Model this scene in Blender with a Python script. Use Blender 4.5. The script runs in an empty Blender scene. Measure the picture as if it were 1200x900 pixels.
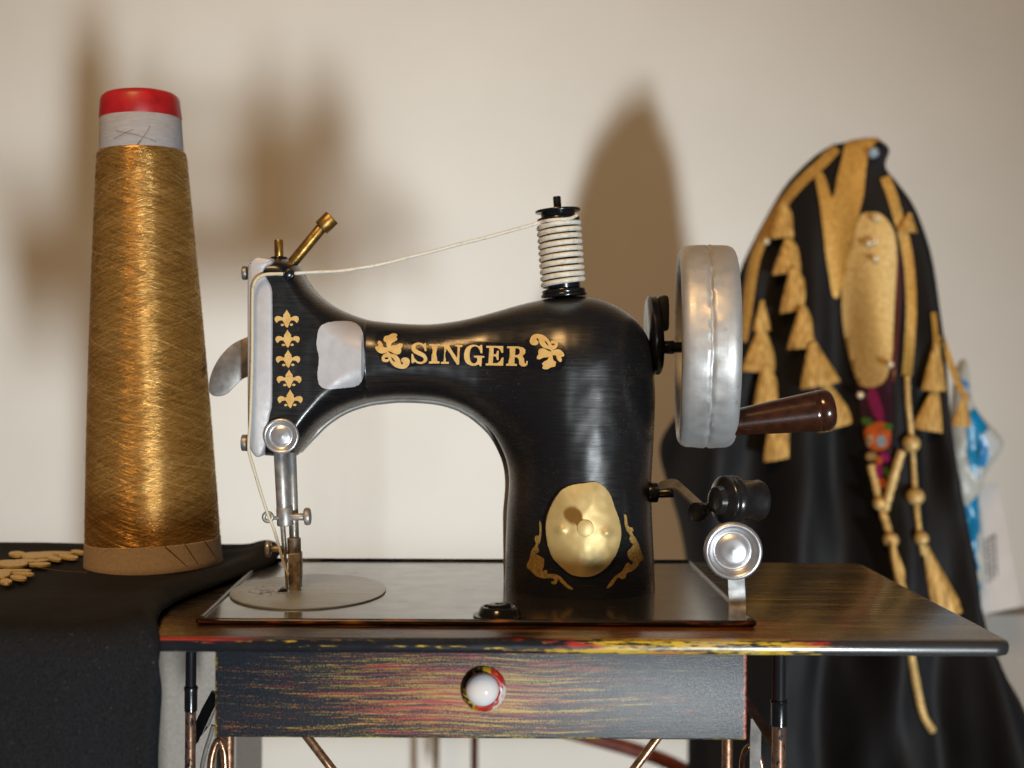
import bpy, bmesh, math, random
import numpy as np
from mathutils import Vector, Matrix, noise as mnoise
from mathutils.geometry import delaunay_2d_cdt

random.seed(7)
SC = bpy.context.scene
COL = SC.collection
pi = math.pi

# ------------------------------------------------------------------ camera
F = 1450.0                     # focal length in pixels of a 1200 x 900 frame
CX, CY = 574.0, 436.0          # principal point
H = 0.0928                     # height of the lens above the table top
ROLL = 0.0055
RT = Vector((math.cos(ROLL), 0, math.sin(ROLL)))
UP = Vector((-math.sin(ROLL), 0, math.cos(ROLL)))
CAM = Vector((0, 0, H))

def P(x, y, d):
    """world point seen at photo pixel x, y and d metres in front of the lens"""
    return CAM + Vector((0, d, 0)) + RT * ((x - CX) / F * d) - UP * ((y - CY) / F * d)

def proj(p):
    q = p - CAM
    d = q.y
    return CX + F * q.dot(RT) / d, CY - F * q.dot(UP) / d

def onz(x, y, z=0.0):
    """where the ray of a pixel meets the level z"""
    a = P(x, y, 1.0) - CAM
    t = (z - H) / a.z
    return CAM + a * t

cam_d = bpy.data.cameras.new('camera')
cam = bpy.data.objects.new('camera', cam_d)
COL.objects.link(cam)
cam.matrix_world = Matrix(((RT.x, UP.x, 0, CAM.x), (RT.y, UP.y, -1, CAM.y), (RT.z, UP.z, 0, CAM.z), (0, 0, 0, 1)))
cam_d.sensor_fit = 'HORIZONTAL'
cam_d.sensor_width = 36
cam_d.lens = 36 * F / 1200
cam_d.shift_x = (600 - CX) / 1200
cam_d.shift_y = -(450 - CY) / 1200
cam_d.clip_start = 0.02
cam_d.clip_end = 100
cam_d.dof.use_dof = True
cam_d.dof.focus_distance = 0.497
cam_d.dof.aperture_fstop = 8.4
SC.camera = cam

# ------------------------------------------------------------------ materials
class NT:
    def __init__(self, name):
        self.m = bpy.data.materials.new(name)
        self.m.use_nodes = True
        self.t = self.m.node_tree
        self.b = self.t.nodes['Principled BSDF']
        self.tc = self.t.nodes.new('ShaderNodeTexCoord')
    def n(self, kind, **kw):
        nd = self.t.nodes.new(kind)
        for k, v in kw.items():
            setattr(nd, k, v)
        return nd
    def link(self, a, b):
        self.t.links.new(a, b)
    def put(self, sock, v):
        if hasattr(v, 'is_output') or isinstance(v, bpy.types.NodeSocket):
            self.link(v, sock)
        else:
            sock.default_value = v
    def mapping(self, scale, loc=(0, 0, 0), rot=(0, 0, 0)):
        mp = self.n('ShaderNodeMapping')
        mp.inputs['Scale'].default_value = scale
        mp.inputs['Location'].default_value = loc
        mp.inputs['Rotation'].default_value = rot
        self.link(self.tc.outputs['Object'], mp.inputs['Vector'])
        return mp.outputs['Vector']
    def noise(self, scale=1.0, vec=None, detail=4, rough=0.55, dist=0.0):
        nd = self.n('ShaderNodeTexNoise')
        nd.inputs['Scale'].default_value = scale
        nd.inputs['Detail'].default_value = detail
        nd.inputs['Roughness'].default_value = rough
        nd.inputs['Distortion'].default_value = dist
        self.link(vec if vec is not None else self.tc.outputs['Object'], nd.inputs['Vector'])
        return nd.outputs['Fac']
    def voro(self, scale, vec=None):
        nd = self.n('ShaderNodeTexVoronoi')
        nd.inputs['Scale'].default_value = scale
        self.link(vec if vec is not None else self.tc.outputs['Object'], nd.inputs['Vector'])
        return nd
    def ramp(self, fac, stops):
        nd = self.n('ShaderNodeValToRGB')
        cr = nd.color_ramp
        while len(cr.elements) > 1:
            cr.elements.remove(cr.elements[-1])
        for i, (p, c) in enumerate(stops):
            e = cr.elements[0] if i == 0 else cr.elements.new(p)
            e.position = p
            if not isinstance(c, tuple):
                c = (c, c, c)
            e.color = c + (1,) if len(c) == 3 else c
        self.link(fac, nd.inputs['Fac'])
        return nd.outputs['Color']
    def math(self, op, a, b=0.0, c=0.0):
        nd = self.n('ShaderNodeMath', operation=op)
        self.put(nd.inputs[0], a)
        self.put(nd.inputs[1], b)
        self.put(nd.inputs[2], c)
        return nd.outputs[0]
    def step(self, v, a, b):
        nd = self.n('ShaderNodeMapRange', interpolation_type='SMOOTHSTEP')
        self.put(nd.inputs['Value'], v)
        self.put(nd.inputs['From Min'], a)
        self.put(nd.inputs['From Max'], b)
        return nd.outputs['Result']
    def mix(self, fac, a, b):
        nd = self.n('ShaderNodeMix', data_type='RGBA')
        self.put(nd.inputs['Factor'], fac)
        for s, v in ((nd.inputs['A'], a), (nd.inputs['B'], b)):
            if isinstance(v, tuple) and len(v) == 3:
                v = v + (1,)
            self.put(s, v)
        return nd.outputs['Result']
    def xyz(self, off=(0, 0, 0)):
        ad = self.n('ShaderNodeVectorMath', operation='ADD')
        self.link(self.tc.outputs['Object'], ad.inputs[0])
        ad.inputs[1].default_value = off
        nd = self.n('ShaderNodeSeparateXYZ')
        self.link(ad.outputs[0], nd.inputs[0])
        return nd.outputs
    def bump(self, h, strength=0.3, dist=0.0005, prev=None):
        nd = self.n('ShaderNodeBump')
        nd.inputs['Strength'].default_value = strength
        nd.inputs['Distance'].default_value = dist
        self.link(h, nd.inputs['Height'])
        if prev is not None:
            self.link(prev, nd.inputs['Normal'])
        return nd.outputs['Normal']
    def set(self, **kw):
        for k, v in kw.items():
            k = {'base': 'Base Color', 'rough': 'Roughness', 'metal': 'Metallic', 'normal': 'Normal', 'coat': 'Coat Weight',
                 'coat_rough': 'Coat Roughness', 'sheen': 'Sheen Weight', 'spec': 'Specular IOR Level', 'aniso': 'Anisotropic'}.get(k, k)
            s = self.b.inputs[k]
            if isinstance(v, tuple) and len(v) == 3 and s.type == 'RGBA':
                v = v + (1,)
            self.put(s, v)
        return self.m

M = {}
R_MACHINE = (0.040, 0.5275, 0.0015)
R_TABLE = (-0.0031, 0.52, -0.40)

def simple(name, base, rough, metal=0.0, var=0.25, scale=300.0, bump=0.15, bdist=0.0002, **kw):
    t = NT(name)
    nz = t.noise(scale)
    lo = tuple(c * (1 - var) for c in base)
    hi = tuple(min(1, c * (1 + var)) for c in base)
    col = t.ramp(nz, [(0.3, lo), (0.7, hi)])
    rg = t.ramp(t.noise(scale * 0.4), [(0.3, max(0.03, rough - 0.09)), (0.7, min(1, rough + 0.09))])
    M[name] = t.set(base=col, rough=rg, metal=metal, normal=t.bump(t.noise(scale * 2.2), bump, bdist), **kw)
    return M[name]

def build_materials():
    # wall
    t = NT('plaster')
    w = t.noise(6, detail=5)
    M['plaster'] = t.set(base=t.ramp(w, [(0.3, (0.67, 0.645, 0.595)), (0.7, (0.72, 0.695, 0.645))]), rough=0.9,
                         normal=t.bump(t.noise(180), 0.1, 0.001))
    # black machine paint: brushed on, rubbed brownish along the upper faces
    t = NT('black_paint')
    streak = t.noise(1, t.mapping((60, 300, 1500)), detail=6, rough=0.65)
    blot = t.noise(60, detail=5)
    fine = t.noise(2600, detail=3)
    col = t.mix(t.math('MULTIPLY', t.step(streak, 0.5, 0.75), t.step(blot, 0.42, 0.65)), (0.0085, 0.0085, 0.0095), (0.035, 0.026, 0.018))
    dust = t.step(t.noise(1250, detail=2), 0.67, 0.72)
    col = t.mix(t.math('MULTIPLY', dust, t.math('MULTIPLY', t.step(t.noise(45, detail=3), 0.4, 0.65), 0.6)), col, (0.16, 0.14, 0.12))
    rg = t.ramp(streak, [(0.3, 0.22), (0.75, 0.40)])
    nb = t.bump(streak, 0.16, 0.00025)
    nb = t.bump(blot, 0.12, 0.0005, nb)
    M['black_paint'] = t.set(base=col, rough=rg, normal=nb, coat=0.55, coat_rough=0.28)
    simple('black_gloss', (0.01, 0.01, 0.011), 0.22, var=0.4, scale=200)
    # silver paint
    t = NT('silver_paint')
    col = t.ramp(t.noise(120, detail=6), [(0.3, (0.46, 0.465, 0.50)), (0.7, (0.54, 0.545, 0.58))])
    M['silver_paint'] = t.set(base=col, rough=t.ramp(t.noise(500), [(0.3, 0.42), (0.7, 0.58)]), metal=0.2,
                              normal=t.bump(t.noise(230, detail=5), 0.3, 0.0004))
    # handwheel tin with tarnish
    t = NT('wheel_tin')
    spots = t.step(t.noise(170, detail=5), 0.62, 0.74)
    col = t.mix(t.math('MULTIPLY', spots, 0.6), t.ramp(t.noise(60, detail=5), [(0.3, (0.52, 0.52, 0.52)), (0.7, (0.62, 0.62, 0.62))]), (0.27, 0.235, 0.19))
    nb = t.bump(t.noise(110, detail=4), 0.2, 0.0010)
    nb = t.bump(t.noise(1, t.mapping((1200, 120, 120)), detail=4), 0.08, 0.0003, nb)
    M['wheel_tin'] = t.set(base=col, rough=t.ramp(t.noise(240), [(0.3, 0.44), (0.7, 0.56)]), metal=0.55, normal=nb)
    simple('black_satin', (0.014, 0.014, 0.015), 0.30, var=0.4, scale=200, coat=0.4)
    simple('dull_iron', (0.20, 0.18, 0.165), 0.65, 0.25, var=0.3, scale=260)
    simple('dish_silver', (0.55, 0.555, 0.58), 0.33, 0.75, var=0.12, scale=200, bump=0.1)
    simple('rim_reflection', (0.30, 0.29, 0.27), 0.4, 0.5, var=0.2, scale=200)  # grey stands for the wall mirrored in the arch's black underside
    simple('gold_embroidery', (0.68, 0.50, 0.17), 0.45, 0.25, var=0.4, scale=1400, bump=0.5, bdist=0.0004)
    simple('crease', (0.06, 0.03, 0.015), 0.9)
    simple('steel', (0.42, 0.41, 0.40), 0.45, 0.7, var=0.35, scale=260, bump=0.2)
    simple('grey_steel', (0.30, 0.29, 0.28), 0.45, 0.7, var=0.3, scale=200)
    # rust tinted steel of the foot
    t = NT('foot_steel')
    z = t.xyz(R_MACHINE)['Z']
    r = t.step(t.math('ADD', t.noise(240, detail=5), t.math('MULTIPLY', z, -14.0)), 0.0, 0.35)
    M['foot_steel'] = t.set(base=t.mix(r, (0.40, 0.39, 0.37), t.ramp(t.noise(500, detail=5), [(0.35, (0.17, 0.11, 0.06)), (0.6, (0.36, 0.30, 0.23))])), metal=0.6,
                            rough=t.ramp(t.noise(300), [(0.3, 0.3), (0.7, 0.5)]), normal=t.bump(t.noise(500), 0.25, 0.0002))
    t = NT('throat_tin')
    q = t.xyz(R_TABLE)
    ax_ = t.math('MULTIPLY', t.math('ADD', q['X'], 0.0905), 1 / 0.010)
    ay_ = t.math('MULTIPLY', t.math('SUBTRACT', q['Y'], 0.507), 1 / 0.012)
    near = t.math('EXPONENT', t.math('MULTIPLY', t.math('ADD', t.math('MULTIPLY', ax_, ax_), t.math('MULTIPLY', ay_, ay_)), -1.0))
    rust = t.step(t.math('ADD', t.noise(420, detail=4), t.math('MULTIPLY', near, 0.22)), 0.66, 0.74)
    M['throat_tin'] = t.set(base=t.mix(rust, t.ramp(t.noise(1, t.mapping((60, 200, 90)), detail=5), [(0.3, (0.38, 0.43, 0.48)), (0.7, (0.47, 0.52, 0.57))]), (0.10, 0.05, 0.025)), rough=0.38, metal=0.5,
                            normal=t.bump(t.noise(300), 0.08, 0.0002))
    simple('brass', (0.36, 0.21, 0.055), 0.38, 0.9, var=0.4, scale=420, bump=0.3)
    # pale gold lacquered plate
    t = NT('gold_plate')
    col = t.ramp(t.noise(110, detail=6), [(0.3, (0.52, 0.38, 0.15)), (0.7, (0.64, 0.49, 0.22))])
    sp = t.step(t.noise(600, detail=3), 0.66, 0.74)
    M['gold_plate'] = t.set(base=t.mix(t.math('MULTIPLY', sp, 0.35), col, (0.30, 0.2, 0.08)), metal=0.35,
                            rough=t.ramp(t.noise(300), [(0.3, 0.40), (0.7, 0.55)]), normal=t.bump(t.noise(260, detail=5), 0.15, 0.0003))
    # printed gold
    t = NT('gold_print')
    col = t.ramp(t.noise(330, detail=4), [(0.3, (0.62, 0.37, 0.11)), (0.5, (0.70, 0.47, 0.17)), (0.7, (0.72, 0.52, 0.22))])
    wn = t.step(t.noise(1500, detail=4, rough=0.7), 0.60, 0.70)
    col = t.mix(t.math('MULTIPLY', wn, 0.55), col, (0.09, 0.05, 0.02))
    M['gold_print'] = t.set(base=col, rough=0.5, spec=0.3)
    simple('old_gold_print', (0.42, 0.27, 0.08), 0.45, 0.3, var=0.4, scale=900)
    simple('decal_film', (0.008, 0.008, 0.011), 0.25, var=0.2, scale=600)
    # painted wire thread
    t = NT('wire_cream')
    ch = t.step(t.noise(420, detail=4), 0.60, 0.68)
    M['wire_cream'] = t.set(base=t.mix(t.math('MULTIPLY', ch, 0.45), (0.66, 0.61, 0.47), (0.3, 0.25, 0.15)), rough=0.42, normal=t.bump(t.noise(900), 0.3, 0.0002))
    t = NT('wire_white')
    M['wire_white'] = t.set(base=t.ramp(t.noise(500, detail=4), [(0.32, (0.62, 0.58, 0.47)), (0.5, (0.76, 0.74, 0.67))]), rough=0.42,
                            normal=t.bump(t.noise(900), 0.3, 0.0002))
    # brown lacquer handle
    t = NT('brown_lacquer')
    M['brown_lacquer'] = t.set(base=t.ramp(t.noise(260, detail=5), [(0.3, (0.025, 0.008, 0.004)), (0.7, (0.055, 0.018, 0.009))]), rough=0.2,
                               normal=t.bump(t.noise(330, detail=4), 0.13, 0.0003), coat=0.5, coat_rough=0.12)
    # ---- distressed paint of drawer
    t = NT('worn_drawer')
    xyz = t.xyz(R_TABLE)
    X, Z = xyz['X'], xyz['Z']
    wob = t.math('MULTIPLY', t.noise(13, detail=2), 0.006)
    vec = t.n('ShaderNodeCombineXYZ')
    t.link(X, vec.inputs[0]); t.link(xyz['Y'], vec.inputs[1]); t.link(t.math('ADD', Z, wob), vec.inputs[2])
    def smap(sc, loc=(0, 0, 0)):
        mp = t.n('ShaderNodeMapping')
        mp.inputs['Scale'].default_value = sc
        mp.inputs['Location'].default_value = loc
        t.link(vec.outputs[0], mp.inputs['Vector'])
        return mp.outputs['Vector']
    s1 = t.noise(1, smap((34, 10, 1500)), detail=6, rough=0.68)
    s2 = t.noise(1, smap((95, 10, 3300), (3, 1, 7)), detail=4, rough=0.75)
    gr = t.noise(1700, detail=3, rough=0.7)
    dx = t.math('MULTIPLY', t.math('ADD', X, 0.006), 1 / 0.068)
    dz = t.math('MULTIPLY', t.math('ADD', Z, 0.0219), 1 / 0.020)
    prox = t.math('EXPONENT', t.math('MULTIPLY', t.math('ADD', t.math('MULTIPLY', dx, dx), t.math('MULTIPLY', dz, dz)), -1.0))
    left = t.step(X, 0.06, -0.02)
    den = t.math('ADD', t.math('MULTIPLY', prox, 0.150), t.math('MULTIPLY', left, 0.012))
    v = t.math('ADD', t.math('ADD', t.math('MULTIPLY', s1, 0.42), t.math('MULTIPLY', s2, 0.34)), t.math('ADD', t.math('MULTIPLY', gr, 0.34), den))
    mask = t.step(v, 0.635, 0.725)
    hue = t.noise(1, smap((13, 5, 620), (5, 2, 3)), detail=4)
    wcol = t.ramp(hue, [(0.30, (0.42, 0.33, 0.07)), (0.42, (0.55, 0.38, 0.06)), (0.47, (0.52, 0.24, 0.06)), (0.53, (0.45, 0.035, 0.03)),
                        (0.57, (0.30, 0.07, 0.09)), (0.60, (0.52, 0.36, 0.08)), (0.75, (0.34, 0.36, 0.12))])
    base = t.ramp(gr, [(0.3, (0.007, 0.009, 0.014)), (0.7, (0.026, 0.031, 0.042))])
    col = t.mix(t.math('MULTIPLY', mask, 0.95), base, wcol)
    # rubbed vertical edges: the left one to yellow, the right one to red, bottom yellow
    en = t.math('MULTIPLY', t.noise(700, detail=4), 0.003)
    le = t.step(t.math('ADD', X, en), -0.0964, -0.0973)
    col = t.mix(le, col, t.ramp(t.noise(900), [(0.38, (0.02, 0.018, 0.01)), (0.48, (0.62, 0.38, 0.02)), (0.7, (0.65, 0.42, 0.03))]))
    re = t.step(t.math('SUBTRACT', X, en), 0.0903, 0.0912)
    col = t.mix(re, col, t.ramp(t.noise(900), [(0.36, (0.03, 0.01, 0.01)), (0.5, (0.33, 0.05, 0.03)), (0.7, (0.42, 0.22, 0.1))]))
    be = t.math('MULTIPLY', t.step(t.math('ADD', Z, t.math('MULTIPLY', en, 0.6)), -0.0381, -0.0387), t.step(t.noise(60), 0.4, 0.55))
    col = t.mix(be, col, (0.50, 0.40, 0.04))
    nb = t.bump(s2, 0.2, 0.0002)
    nb = t.bump(gr, 0.35, 0.0003, nb)
    M['worn_drawer'] = t.set(base=col, rough=t.ramp(gr, [(0.3, 0.27), (0.7, 0.42)]), normal=nb)
    # ---- table top: dark varnish with ochre grain, rubbed edge
    t = NT('worn_top')
    xyz = t.xyz(R_TABLE)
    X, Y, Z = xyz['X'], xyz['Y'], xyz['Z']
    g1 = t.noise(1, t.mapping((9, 150, 60)), detail=8, rough=0.72)
    g2 = t.noise(1, t.mapping((40, 420, 100)), detail=5, rough=0.75)
    gg = t.math('ADD', t.math('MULTIPLY', g1, 0.6), t.math('MULTIPLY', g2, 0.4))
    grain = t.ramp(gg, [(0.42, (0.010, 0.007, 0.004)), (0.50, (0.040, 0.026, 0.009)), (0.56, (0.15, 0.105, 0.026)), (0.64, (0.30, 0.215, 0.055))])
    darkl = t.step(X, 0.09, 0.10)
    grain = t.mix(darkl, t.mix(t.step(g1, 0.52, 0.66), (0.010, 0.008, 0.007), (0.06, 0.03, 0.012)), grain)
    # front strip in front of the inset plate and the rounded edge
    wear = t.noise(1, t.mapping((34, 900, 900)), detail=5, rough=0.65)
    strip = t.step(Y, 0.4655, 0.4640)
    stc = t.ramp(t.noise(1, t.mapping((18, 200, 200), (2, 2, 2)), detail=4), [(0.36, (0.03, 0.012, 0.006)), (0.48, (0.17, 0.04, 0.012)), (0.6, (0.25, 0.12, 0.015)), (0.7, (0.16, 0.02, 0.012))])
    wm = t.math('MULTIPLY', strip, t.step(t.math('ADD', wear, t.math('MULTIPLY', t.step(X, -0.02, 0.06), 0.10)), 0.50, 0.58))
    wm = t.math('MULTIPLY', wm, t.step(X, 0.125, 0.095))
    col = t.mix(wm, grain, stc)
    edge = t.step(Y, 0.4333, 0.4322)
    ecol = t.ramp(t.noise(1, t.mapping((20, 30, 240), (7, 1, 2)), detail=3), [(0.38, (0.40, 0.03, 0.025)), (0.46, (0.55, 0.36, 0.04)), (0.6, (0.62, 0.44, 0.04)), (0.7, (0.5, 0.4, 0.2))])
    c0 = t.math('MULTIPLY', t.math('SUBTRACT', X, 0.072), 1 / 0.058)
    peak = t.math('MULTIPLY', t.math('EXPONENT', t.math('MULTIPLY', t.math('MULTIPLY', c0, c0), -1.0)), 0.17)
    farr = t.math('MULTIPLY', t.step(X, 0.115, 0.14), -0.35)
    em = t.step(t.math('ADD', t.math('ADD', t.math('ADD', t.math('MULTIPLY', wear, 0.6), t.math('MULTIPLY', t.noise(1, t.mapping((260, 900, 1500)), detail=4), 0.4)), peak), farr), 0.575, 0.66)
    redl = t.math('MULTIPLY', t.step(X, -0.075, -0.095), t.math('MULTIPLY', t.math('MULTIPLY', t.step(Z, -0.0012, -0.0006), t.step(wear, 0.40, 0.50)), t.step(Y, 0.4322, 0.4314)))
    ebase = t.mix(t.step(X, 0.1, 0.13), (0.010, 0.011, 0.015), (0.03, 0.03, 0.033))
    col = t.mix(edge, col, t.mix(em, ebase, ecol))
    col = t.mix(t.math('MULTIPLY', redl, 0.9), col, (0.42, 0.03, 0.03))
    M['worn_top'] = t.set(base=col, rough=t.ramp(g2, [(0.3, 0.20), (0.7, 0.34)]), normal=t.bump(gg, 0.2, 0.0002), coat=0.2, coat_rough=0.15)
    # inset bed plate
    t = NT('bed_black')
    g1 = t.noise(1, t.mapping((30, 260, 60)), detail=5, rough=0.6)
    M['bed_black'] = t.set(base=t.ramp(g1, [(0.35, (0.012, 0.011, 0.010)), (0.7, (0.030, 0.026, 0.022))]), rough=t.ramp(t.noise(90, detail=5), [(0.3, 0.16), (0.7, 0.28)]),
                           normal=t.bump(g1, 0.04, 0.0003), coat=0.7, coat_rough=0.13)
    t = NT('bead_black')
    wr = t.noise(1, t.mapping((60, 60, 400)), detail=5)
    M['bead_black'] = t.set(base=t.ramp(wr, [(0.50, (0.012, 0.010, 0.009)), (0.58, (0.20, 0.045, 0.015)), (0.66, (0.34, 0.20, 0.03))]), rough=0.3)
    t = NT('bead_clean')
    M['bead_clean'] = t.set(base=t.ramp(t.noise(200), [(0.4, (0.015, 0.012, 0.01)), (0.7, (0.06, 0.045, 0.025))]), rough=0.25)
    # tube with copper showing through the black
    t = NT('worn_copper')
    z = t.xyz(R_TABLE)['Z']
    f = t.math('ADD', t.noise(1, t.mapping((900, 900, 240)), detail=4), t.math('MULTIPLY', t.math('ADD', z, 0.036), 30.0))
    mk = t.math('MULTIPLY', t.step(f, 0.62, 0.5), t.step(t.noise(1, t.mapping((700, 700, 330)), detail=5), 0.60, 0.52))
    M['worn_copper'] = t.set(base=t.mix(mk, (0.012, 0.012, 0.015), t.ramp(t.noise(500), [(0.3, (0.42, 0.22, 0.14)), (0.7, (0.62, 0.38, 0.27))])),
                             metal=t.math('MULTIPLY', mk, 0.9), rough=0.3, normal=t.bump(t.noise(900), 0.2, 0.0002))
    simple('copper', (0.42, 0.23, 0.14), 0.32, 0.85, var=0.5, scale=350, bump=0.3)
    simple('porcelain', (0.78, 0.77, 0.78), 0.12, var=0.04, scale=100, bump=0.02, coat=0.6)
    t = NT('knob_ring')
    xz = t.xyz()
    xz = t.xyz(R_TABLE)
    kk = t.math('ADD', t.math('MULTIPLY', t.noise(260, detail=5, dist=1.0), 0.55), t.math('ADD', t.math('MULTIPLY', t.math('ADD', xz['X'], 0.0023), 26.0), t.math('MULTIPLY', t.math('ADD', xz['Z'], 0.0219), -9.0)))
    kk = t.math('ADD', kk, 0.24)
    M['knob_ring'] = t.set(base=t.ramp(kk, [(0.40, (0.02, 0.015, 0.01)), (0.46, (0.55, 0.36, 0.03)), (0.53, (0.58, 0.32, 0.02)), (0.57, (0.5, 0.02, 0.02)), (0.68, (0.45, 0.02, 0.02)), (0.74, (0.7, 0.66, 0.62))]), rough=0.3)
    # ---- thread cone
    t = NT('gold_yarn')
    xyz = t.xyz()
    ang = t.math('ARCTAN2', xyz['Y'], xyz['X'])
    def wind(ka, kz, seed):
        c = t.n('ShaderNodeCombineXYZ')
        t.put(c.inputs[0], t.math('ADD', t.math('MULTIPLY', xyz['Z'], kz), t.math('MULTIPLY', ang, ka)))
        t.put(c.inputs[1], t.math('MULTIPLY', ang, 7.0))
        t.put(c.inputs[2], seed)
        return t.noise(1.0, c.outputs[0], detail=2, rough=0.6)
    w1 = wind(16.0, 2600.0, 0.0)
    w2 = wind(-16.0, 2600.0, 5.0)
    sel = t.step(t.noise(900, detail=3), 0.46, 0.54)
    hgt = t.n('ShaderNodeMix', data_type='FLOAT')
    t.link(sel, hgt.inputs['Factor']); t.link(w1, hgt.inputs['A']); t.link(w2, hgt.inputs['B'])
    hh = hgt.outputs['Result']
    fine = t.noise(700, detail=2)
    col = t.ramp(hh, [(0.34, (0.16, 0.08, 0.016)), (0.5, (0.42, 0.24, 0.065)), (0.66, (0.64, 0.42, 0.15))])
    M['gold_yarn'] = t.set(base=col, metal=0.7, rough=t.ramp(fine, [(0.3, 0.28), (0.7, 0.40)]), normal=t.bump(hh, 0.4, 0.0003))
    t = NT('gold_strand')
    at = t.n('ShaderNodeAttribute', attribute_name='tone')
    M['gold_strand'] = t.set(base=t.ramp(at.outputs['Fac'], [(0.0, (0.25, 0.125, 0.022)), (0.5, (0.56, 0.315, 0.08)), (0.85, (0.80, 0.53, 0.19)), (1.0, (0.95, 0.78, 0.45))]), metal=0.65, rough=0.27)
    simple('red_plastic', (0.42, 0.012, 0.015), 0.42, var=0.25, scale=160, bump=0.12)
    t = NT('white_card')
    M['white_card'] = t.set(base=t.ramp(t.noise(1, t.mapping((200, 200, 1200)), detail=4), [(0.3, (0.33, 0.325, 0.345)), (0.7, (0.42, 0.415, 0.43))]), rough=0.75)
    t = NT('brown_card')
    fl = t.step(t.noise(420, detail=4), 0.66, 0.74)
    M['brown_card'] = t.set(base=t.mix(t.math('MULTIPLY', fl, 0.5), t.ramp(t.noise(900, detail=4), [(0.3, (0.42, 0.31, 0.21)), (0.7, (0.53, 0.40, 0.28))]), (0.12, 0.06, 0.03)), rough=0.85,
                            normal=t.bump(t.noise(1500), 0.3, 0.0003))
    # ---- fabrics
    t = NT('black_cloth')
    weave = t.noise(1, t.mapping((1500, 1500, 900)), detail=3)
    lint = t.step(t.noise(760, detail=3), 0.66, 0.74)
    M['black_cloth'] = t.set(base=t.mix(t.math('MULTIPLY', lint, 0.22), t.ramp(weave, [(0.3, (0.005, 0.0058, 0.0078)), (0.7, (0.016, 0.0178, 0.0225))]), (0.20, 0.20, 0.20)), rough=0.85,
                             normal=t.bump(weave, 0.6, 0.0006, t.bump(t.noise(55, detail=4), 0.25, 0.004)), sheen=0.02, spec=0.2)
    t = NT('robe_cloth')
    M['robe_cloth'] = t.set(base=t.ramp(t.noise(25, detail=4), [(0.3, (0.003, 0.003, 0.0037)), (0.7, (0.006, 0.006, 0.0075))]), rough=0.7,
                            normal=t.bump(t.noise(60, detail=4), 0.3, 0.002), spec=0.3)
    t = NT('gold_trim')
    br = t.noise(1, t.mapping((700, 700, 700)), detail=3)
    M['gold_trim'] = t.set(base=t.ramp(br, [(0.3, (0.30, 0.145, 0.02)), (0.5, (0.56, 0.32, 0.07)), (0.7, (0.74, 0.49, 0.15))]), rough=0.5, metal=0.25,
                           normal=t.bump(br, 0.6, 0.001))
    t = NT('gold_yoke')
    br = t.noise(1, t.mapping((420, 420, 420)), detail=3)
    M['gold_yoke'] = t.set(base=t.ramp(br, [(0.3, (0.54, 0.34, 0.10)), (0.7, (0.84, 0.61, 0.26))]), rough=0.6, metal=0.0, normal=t.bump(br, 0.6, 0.001))
    t = NT('gold_tassel')
    br = t.noise(1, t.mapping((900, 900, 50)), detail=4)
    M['gold_tassel'] = t.set(base=t.ramp(br, [(0.32, (0.15, 0.065, 0.008)), (0.5, (0.48, 0.26, 0.055)), (0.68, (0.74, 0.48, 0.15))]), rough=0.5, metal=0.2,
                             normal=t.bump(br, 0.6, 0.001))
    simple('cord_gold', (0.55, 0.36, 0.13), 0.5, 0.2, var=0.35, scale=400)
    simple('pearl', (0.75, 0.62, 0.42), 0.2, 0.2, var=0.1)
    simple('plum_silk', (0.035, 0.006, 0.02), 0.5, var=0.4)
    simple('magenta_silk', (0.28, 0.01, 0.10), 0.5)
    simple('orange_silk', (0.62, 0.12, 0.015), 0.55, var=0.4, scale=200)
    simple('green_silk', (0.06, 0.17, 0.02), 0.55)
    simple('blue_grey_silk', (0.32, 0.40, 0.48), 0.5)
    simple('maroon_beads', (0.10, 0.02, 0.02), 0.35)
    t = NT('packet_print')
    m1 = t.step(t.noise(28, detail=4, dist=0.6), 0.46, 0.52)
    M['packet_print'] = t.set(base=t.mix(m1, (0.01, 0.19, 0.46), (0.46, 0.48, 0.48)), rough=0.3)
    simple('packet_blue', (0.004, 0.20, 0.40), 0.3, var=0.2, scale=60)
    simple('packet_white', (0.46, 0.455, 0.41), 0.4, var=0.1, scale=60)
    simple('paper_white', (0.55, 0.50, 0.47), 0.7, var=0.05, scale=60)
    simple('ink_grey', (0.11, 0.095, 0.095), 0.7, var=0.2, scale=60)
    simple('grey_board', (0.36, 0.32, 0.28), 0.85, var=0.12, scale=500, bump=0.3)
    simple('dark_board', (0.10, 0.095, 0.09), 0.8, var=0.15, scale=300)
    simple('red_wood', (0.20, 0.045, 0.025), 0.45, var=0.35, scale=80)
    simple('tan_wood', (0.30, 0.23, 0.15), 0.5, var=0.3, scale=80)
    simple('stand_board', (0.3, 0.22, 0.15), 0.6, var=0.2, scale=60)

build_materials()

# ------------------------------------------------------------------ object helpers
ROOTS = {}

def tag(o, label, cat, group=None, kind=None):
    if label: o['label'] = label
    if cat: o['category'] = cat
    if group: o['group'] = group
    if kind: o['kind'] = kind
    return o

def thing(name, loc, label, cat, group=None):
    o = bpy.data.objects.new(name, None)
    COL.objects.link(o)
    o.location = loc
    o.empty_display_size = 0.01
    return tag(o, label, cat, group)

def origin_of(parent):
    v = Vector((0, 0, 0))
    while parent is not None:
        v += Vector(parent.location)
        parent = parent.parent
    return v

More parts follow.
